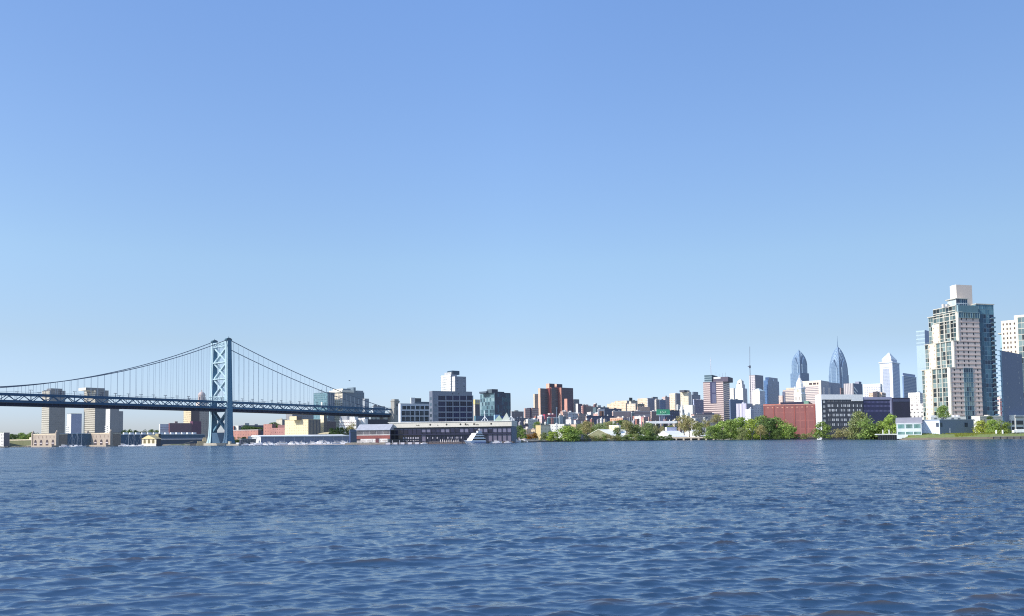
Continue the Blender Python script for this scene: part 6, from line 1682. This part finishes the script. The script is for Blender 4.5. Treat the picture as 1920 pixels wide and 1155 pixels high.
# grass bank
def grass_bank():
    m, n, o, b = _base('rough_grass')
    geo = n.nodes.new('ShaderNodeNewGeometry')
    z = n.nodes.new('ShaderNodeTexNoise'); z.inputs['Scale'].default_value=.5; z.inputs['Detail'].default_value=8
    n.links.new(geo.outputs['Position'],z.inputs['Vector'])
    sp = n.nodes.new('ShaderNodeSeparateXYZ'); n.links.new(geo.outputs['Position'],sp.inputs[0])
    g = mixc(n,z.outputs['Fac'],(.09,.13,.035),(.27,.31,.11))
    lo = math_n(n,'LESS_THAN',math_n(n,'ADD',sp.outputs['Z'],math_n(n,'MULTIPLY',z.outputs['Fac'],.7)),1.75)
    n.links.new(mixc(n,lo,g,(.17,.14,.10)),b.inputs['Base Color']); b.inputs['Roughness'].default_value=.95
    n.links.new(b.outputs[0],o.inputs['Surface'])
    line = [(1686,572),(1700,566),(1740,556),(1790,549),(1850,545),(1885,545),(1925,543),(2000,540)]
    prof = [(-1.2,-.8),(0,.4),(.8,1.3),(3,2.1),(8,3.3),(14,3.7),(60,3.6),(180,3.4)]
    P3 = []
    for i in range(len(line)-1):
        for k in range(10):
            f=k/10; P3.append((line[i][0]+(line[i+1][0]-line[i][0])*f, line[i][1]+(line[i+1][1]-line[i][1])*f))
    P3.append(line[-1]); vs=[]; fs=[]
    for i,(px,Y) in enumerate(P3):
        s = min(1, i/12) 
        for dy,zz_ in prof:
            vs.append((GX(px,Y+dy), Y+dy, zz_*(s if zz_>.5 else 1)+rnd.uniform(-.12,.12)*(1 if 0<dy<20 else 0)))
    k=len(prof)
    for i in range(len(P3)-1):
        for j in range(k-1): fs.append((k*i+j,k*(i+1)+j,k*(i+1)+j+1,k*i+j+1))
    structure(MB().add(vs,fs).build('grass_bank',[m]))
    # tufts
    r = random.Random(9); mb = MB()
    for i in range(4200):
        px = r.uniform(1702,1890); Y0 = 566-(px-1700)*.12 if px<1790 else 548
        Y = Y0+r.uniform(2.5,15); zz_ = 1.9+min(1.8,(Y-Y0-2)*.22)
        s = r.uniform(.12,.3); hgt_ = r.uniform(.3,.9); x=GX(px,Y); dx=r.uniform(-.2,.2)
        mb.add([(x-s,Y,zz_-.1),(x+s,Y,zz_-.1),(x+s*.4+dx,Y+.1,zz_+hgt_),(x-s*.4+dx,Y+.1,zz_+hgt_)],[(0,1,2,3)])
    tag(mb.build('grass',[leaf_mat(138,148,74)]),'long pale green grass on the bank below the pale blue building','grass',kind='stuff')
grass_bank()
# ================================================================== white event tents
TENT = S(246,246,240,amt=.04); GABLE_SHADE = S(134,134,100,amt=.25,scale=.5)  # olive end: shade and tree screening put into the canvas colour
def tent(label, pl, pc, pr, pe, ppk, Y, a=52, endm=GABLE_SHADE):
    t = bld('event_tent',label,'tent',pl,pc,pr,pe,Y,a,endm,S(150,146,120,amt=.2),TENT,bare=True,base=2.2)
    pk = t.fz(ppk); d, w_ = t.d, t.w
    MB().extr([(-1,t.h-.1),(d+1,t.h-.1),(d*.75,t.h+(pk-t.h)*.45),(d/2,pk),(d*.25,t.h+(pk-t.h)*.45)],'x',.1,w_+.8).build('roof',[TENT],t.root)
    MB().extr([(.1,t.h),(d-.1,t.h),(d/2,pk-.25)],'x',-.25,.05).build('gable',[endm],t.root)
    MB().beam((-.4,-1,t.h),(-.4,d/2,pk+.15),.5,.5).beam((-.4,d+1,t.h),(-.4,d/2,pk+.15),.5,.5).build('gable_trim',[S(226,226,206)],t.root)
    MB().tube([(0,d/2,pk),(0,d/2,pk+1.6)],.09).build('finial',[TENT],t.root)
    return t
t = tent('large white event tent with an olive-shaded gable end, leftmost of the tents',1097,1150,1204,819,804.5,905,42)
tent('low white event tent, second from the left behind the hedge',1160,1192,1212,819,809.5,912,42,TENT)
tent('white event tent in front of the dark void under the viaduct',1226,1262,1290,819,807.5,905,40,TENT)
tent('white event tent half hidden by the pale olive trees',1274,1312,1330,817.5,806,915,40,TENT)
# ================================================================== boats
def hull(mb, L, W, h, m=0, bow=.35, z0=-.3, sheer=.35):
    """pointed hull along +x"""
    st = [(-L/2,.86),(-L*.25,1),(L*.1,1),(L*(.5-bow*.5),.72),(L*.44,.25),(L/2,.02)]
    vs=[]; n=len(st)
    for x,f in st:
        zt = h + sheer*max(0,x/(L/2))
        vs += [(x,-W/2*f,zt),(x,W/2*f,zt),(x*.96,W/2*f*.7,z0),(x*.96,-W/2*f*.7,z0)]
    fs=[(0,1,2,3)]
    for i in range(n-1):
        b=4*i
        for j in range(4): fs.append((b+j,b+4+j,b+4+(j+1)%4,b+(j+1)%4))
    fs.append(tuple(4*(n-1)+j for j in (3,2,1,0)))
    return mb.add(vs,fs,m)
BW = S(238,236,236,amt=.05); BG = GLASS(30,36,60)
def motorboat(label):
    e = empty('motorboat',label,'boat')
    hull(MB(),10,3.2,1.25).build('hull',[BW],e)
    MB().box(-3.6,-1.62,.35,3.0,1.62,.55).build('hull_stripe',[S(150,140,160)],e)
    c = MB().prism([(-2.6,-1.25),(1.4,-1.25),(2.2,-.5),(2.2,.5),(1.4,1.25),(-2.6,1.25)],1.2,2.3,0,0,.86).build('cabin',[BW],e)
    MB().prism([(-2.3,-1.2),(1.2,-1.2),(1.95,-.5),(1.95,.5),(1.2,1.2),(-2.3,1.2)],1.55,2.0,0,0,.98).build('window',[BG],c)
    MB().box(-2.9,-1.2,2.9,.1,1.2,3.05).beam((-2.8,-1.1,1.3),(-2.7,-1.1,2.9),.08,.08).beam((-2.8,1.1,1.3),(-2.7,1.1,2.9),.08,.08).beam((0,-1.1,2.2),(-.2,-1.1,2.9),.08,.08).beam((0,1.1,2.2),(-.2,1.1,2.9),.08,.08).build('canopy',[BW],e)
    return e
MBT = None
def put_boat(px, Y, L, rz, label, group=None):
    global MBT
    if MBT is None: MBT = motorboat(label); o = MBT
    else: o = copy_tree(MBT)
    o.location=(GX(px,Y),Y,0); o.rotation_euler=(0,0,rz); s=L/10; o.scale=(s,s,s)
    tag(o,label,'boat',group)
    if group is None and 'group' in o: del o['group']
    return o
ML = 'white motorboat moored in the row before the grey marina shed'
r2 = random.Random(21)
for i,px in enumerate((462,476,487,497,508,521,533,546,557,568,580,589,600,612,622,634,646)):
    put_boat(px,796-(px-460)*.06,r2.uniform(8.5,13.5) if i not in (12,) else 15,r2.uniform(-.5,.5)+(3.14 if r2.random()<.4 else 0),ML,'motorboats moored before the marina shed')
for px in (524,547,566,583,603,652):
    x = GX(px,784); o = MB().cone(0,0,-2,r2.uniform(3.4,4.6),.22,.2,8).build('mooring_pile',[S(206,204,200)]); o.location=(x,784,0)
    tag(o,'slim white mooring pile among the moored motorboats','pile','mooring piles among the motorboats')
dk = empty('floating_dock','long pale floating dock in front of the marina boats','dock',(GX(520,786),786,0),R(-9))
MB().box(-2,-.8,-.2,76,.8,.55).build('deck',[S(196,184,176,amt=.2)],dk)
# yacht with a tall flybridge is one of the row; barges near the tower
bg_ = empty('work_barge','tan work barge with a small white wheelhouse right beside the bridge tower','barge',(GX(438,820),820,0),R(-6))
MB().box(-6.5,-2.6,-.4,6.5,2.6,1.4).build('hull',[S(196,182,160,amt=.25)],bg_)
MB().box(-5.4,-1.4,1.4,-3.0,1.4,4.4).build('wheelhouse',[S(214,204,178)],bg_)
MB().box(3.4,-1.6,1.4,6.2,1.6,3.0).build('deck_house',[S(230,226,220)],bg_)
put_boat(447,826,9,.3,'white cabin cruiser behind the tan barge beside the bridge tower')
# sailing boats before the blue sheds
SB = None
for k,(px,Y,hm) in enumerate(((121,908,0),(134,912,15.5),(143.5,908,16.5),(152,906,15.5),(232,910,0),(240,907,15),(250.5,905,15.5),(263,908,14.5))):
    if hm == 0:
        put_boat(px,Y,11,.1,'white motorboat lying before the first blue pier shed' if px<200 else 'white motorboat lying before the second, longer blue shed'); continue
    lab = 'white sailing boat with bare mast before the '+('first blue pier shed' if px<200 else 'long second blue pier shed')
    if SB is None:
        SB = empty('sailing_boat',lab,'sailing boat')
        hull(MB(),10,2.8,1.0).build('hull',[BW],SB)
        MB().prism([(-2.2,-.9),(1.4,-.7),(1.4,.7),(-2.2,.9)],.95,1.6,0,0,.85).build('cabin',[BW],SB)
        ms = MB().tube([(.6,0,1.2),(.6,0,14.5)],.11,6).build('mast',[S(206,212,220)],SB)
        MB().beam((-3.4,0,2.3),(.6,0,2.3),.12,.12).build('boom',[S(206,212,220)],ms)
        MB().beam((4.6,0,1.3),(.6,0,13.6),.04,.04).beam((-4.6,0,1.0),(.6,0,14.4),.04,.04).build('rigging',[S(206,212,220)],ms)
        o = SB
    else: o = copy_tree(SB)
    o.location=(GX(px,Y),Y,0); o.rotation_euler=(0,0,r2.uniform(-.4,.4)); o.scale=(hm/14.5,)*3
    tag(o,lab,'sailing boat','sailing boats before the '+('first' if px<200 else 'second')+' blue shed')
# excursion ship moored at the pier hall
def ship():
    a = R(38)
    e = empty('excursion_ship','white three-deck excursion ship with dark window bands, bow to the left','ship',(GX(884,712),712,0),a)
    # local x runs aft along the visible side, y across the beam (bow faces -x)
    Wd = 8.6; Ln = 15.5
    hb = MB()
    for zz0,zz1,x0,x1 in ((-.5,2.2,.6,-1.6),): 
        vs=[(x0,0,zz0),(x0-2.2,Wd/2,zz0),(x0,Wd,zz0),(Ln,Wd,zz0),(Ln,0,zz0),(x1,-.3,zz1),(x1-4.0,Wd/2,zz1+.6),(x1,Wd+.3,zz1),(Ln+.5,Wd+.3,zz1),(Ln+.5,-.3,zz1)]
        hb.add(vs,[(4,3,2,1,0),(5,6,7,8,9),(0,1,6,5),(1,2,7,6),(2,3,8,7),(3,4,9,8),(4,0,5,9)])
    hb.build('hull',[S(226,232,242,amt=.06)],e)
    MB().box(3,-.42,.6,Ln+.3,-.3,1.4).build('hull_band',[S(110,134,186)],e)
    z=2.2; xf=.2
    for k,(hgt_,rk,xe) in enumerate(((2.5,1.9,Ln),(2.4,1.7,Ln-1.2),(2.2,1.4,Ln-3))):
        d=MB()
        ins=.25*k
        for (s0,s1,m_) in ((0,.30,0),(.30,.72,1),(.72,1,0)):
            za,zb=z+hgt_*s0,z+hgt_*s1; xa,xb=xf+rk*s0,xf+rk*s1
            o2 = .12 if m_==1 else 0
            vs=[(xa+o2,ins+o2,za),(xa+o2-1.6,Wd/2,za),(xa+o2,Wd-ins-o2,za),(xe-o2,Wd-ins-o2,za),(xe-o2,ins+o2,za),(xb+o2,ins+o2,zb),(xb+o2-1.6,Wd/2,zb),(xb+o2,Wd-ins-o2,zb),(xe-o2,Wd-ins-o2,zb),(xe-o2,ins+o2,zb)]
            # the front stays white, the side carries the glass band
            d.add(vs,[(4,3,2,1,0),(5,6,7,8,9),(0,1,6,5),(1,2,7,6),(2,3,8,7),(3,4,9,8),(4,0,5,9)],[0,0,0,0,m_,m_,m_])
        d.build('deck',[S(244,240,232,amt=.04),GLASS(16,18,48)],e)
        z+=hgt_; xf+=rk+.4
    MB().box(xf+1,1,z,xf+7,Wd-1,z+.25).build('top_awning',[S(90,100,120)],e)
    MB().box(xf+3,Wd*.35,z+.25,xf+7,Wd*.65,z+2.0).build('wheelhouse',[S(220,220,226)],e)
    MB().box(xf+5,Wd*.48,z+2,xf+5.3,Wd*.52,z+4.4).beam((xf+5,Wd*.3,z+3),(xf+5,Wd*.7,z+3),.2,.2).build('mast',[BW],e)
ship()
# dock with closed parasols in front of the hall
bd = empty('brown_dock','low brown floating dock before the middle of the dark pier hall','dock',(GX(804,715),715,0),R(2))
wd = GX(862,715)-GX(804,715)
MB().box(0,0,-.4,wd,4,1.0).build('deck',[S(120,102,96,amt=.3)],bd)
MB().box(0,-.1,1.9,wd,0,2.05).build('rail',[S(186,172,166)],bd)
pp=None
for i,px in enumerate((826,830,834,838,842,846,851,855,859)):
    lab='closed pale parasol standing on the brown dock beside the excursion ship'
    if pp is None:
        pp=empty('parasol',lab,'parasol'); MB().cone(0,0,.9,1.8,.08,.08,6).build('pole',[BW],pp); MB().lathe([(.5,1.7),(.42,2.4),(.1,3.8)],0,0,8).build('canopy',[S(226,214,206)],pp); o=pp
    else: o=copy_tree(pp)
    o.location=(GX(px,716.5),716.5,0); o.scale=(1,1,r2.uniform(.85,1.15)); tag(o,lab,'parasol','closed parasols on the brown dock')
for px,L,Y,lab in ((795,6,716,'small blue-grey dinghy left of the brown dock'),(932,9,724,'small white boat right of the excursion ship'),(924,6,728,'tiny white boat tucked behind the stern of the excursion ship'),(952,7,726,'small white boat before the last bay of the pier hall'),(964,14,760,'white cabin cruiser at the grey end of the pier hall'),(979,12,800,'long white launch right of the pier end'),(990,7,812,'small grey launch right of the long white launch'),(1000,7,820,'small pale launch, third right of the pier end'),(1010,6,828,'small dark-shadowed launch, fourth right of the pier end'),(1019,6,835,'last small launch before the green bushy tree')):
    put_boat(px,Y,L,r2.uniform(-.4,.4)+3.14*(px%2),lab)
dd = wall('marina_dock','low dark marina dock between the pier hall and the round green tree',(962,778),(1038,842),.8,1.5,S(58,54,58,amt=.3),'dock')
# odds and ends
up = empty('utility_pole','tall grey pole behind the cream house and the round tree','pole',(GX(1044.5,930),930,2))
MB().cone(0,0,-2,P(1044.5,763,930).z-2,.55,.4,8).build('pole',[S(110,128,150)],up)
MB().box(-.9,-.3,P(1044.5,766,930).z-2,.9,.3,P(1044.5,764,930).z-2).build('lamp_head',[S(110,120,134)],up)
for px,lab in ((1868,'white post on the grass bank, left of the pair by the parking deck'),(1880,'white post on the grass bank, right of the pair by the parking deck')):
    o=MB().cone(0,0,0,2.2,.55,.5,8).lathe([(.5,2.2),(.4,2.6),(.02,2.8)],0,0,8).build('white_post',[S(240,240,236)]); o.location=(GX(px,556),556,3.4); tag(o,lab,'post')
wt = empty('white_truck','white truck parked by the parking deck at the right edge','truck',(GX(1903,556),556,3.6),R(4))
MB().box(1.6,0,.7,8,2.4,3.0).build('cargo_box',[S(240,240,236)],wt)
MB().prism([(-.6,.1),(1.5,.1),(1.5,2.3),(-.6,2.3)],.6,2.4,0,0,.9).build('cab',[S(236,236,232)],wt)
for x in (.3,3,6.6): MB().tube([(x,.05,.45),(x,2.35,.45)],.45,12).build('wheel',[S(30,30,32)],wt)
bi = empty('seagull','tiny dark gull flying in the sky above the bridge end','bird',tuple(P(655.5,714,230)),R(40))
hull(MB(),.5,.12,.05,z0=-.06,sheer=.02).build('body',[S(120,120,126)],bi)
for s in (-1,1): MB().add([(.1,s*.04,.03),(-.1,s*.04,.03),(-.12,s*.35,.16),(.06,s*.33,.17),(-.16,s*.62,.08)],[(0,1,2,3),(3,2,4)]).build('wing',[S(96,98,106)],bi)
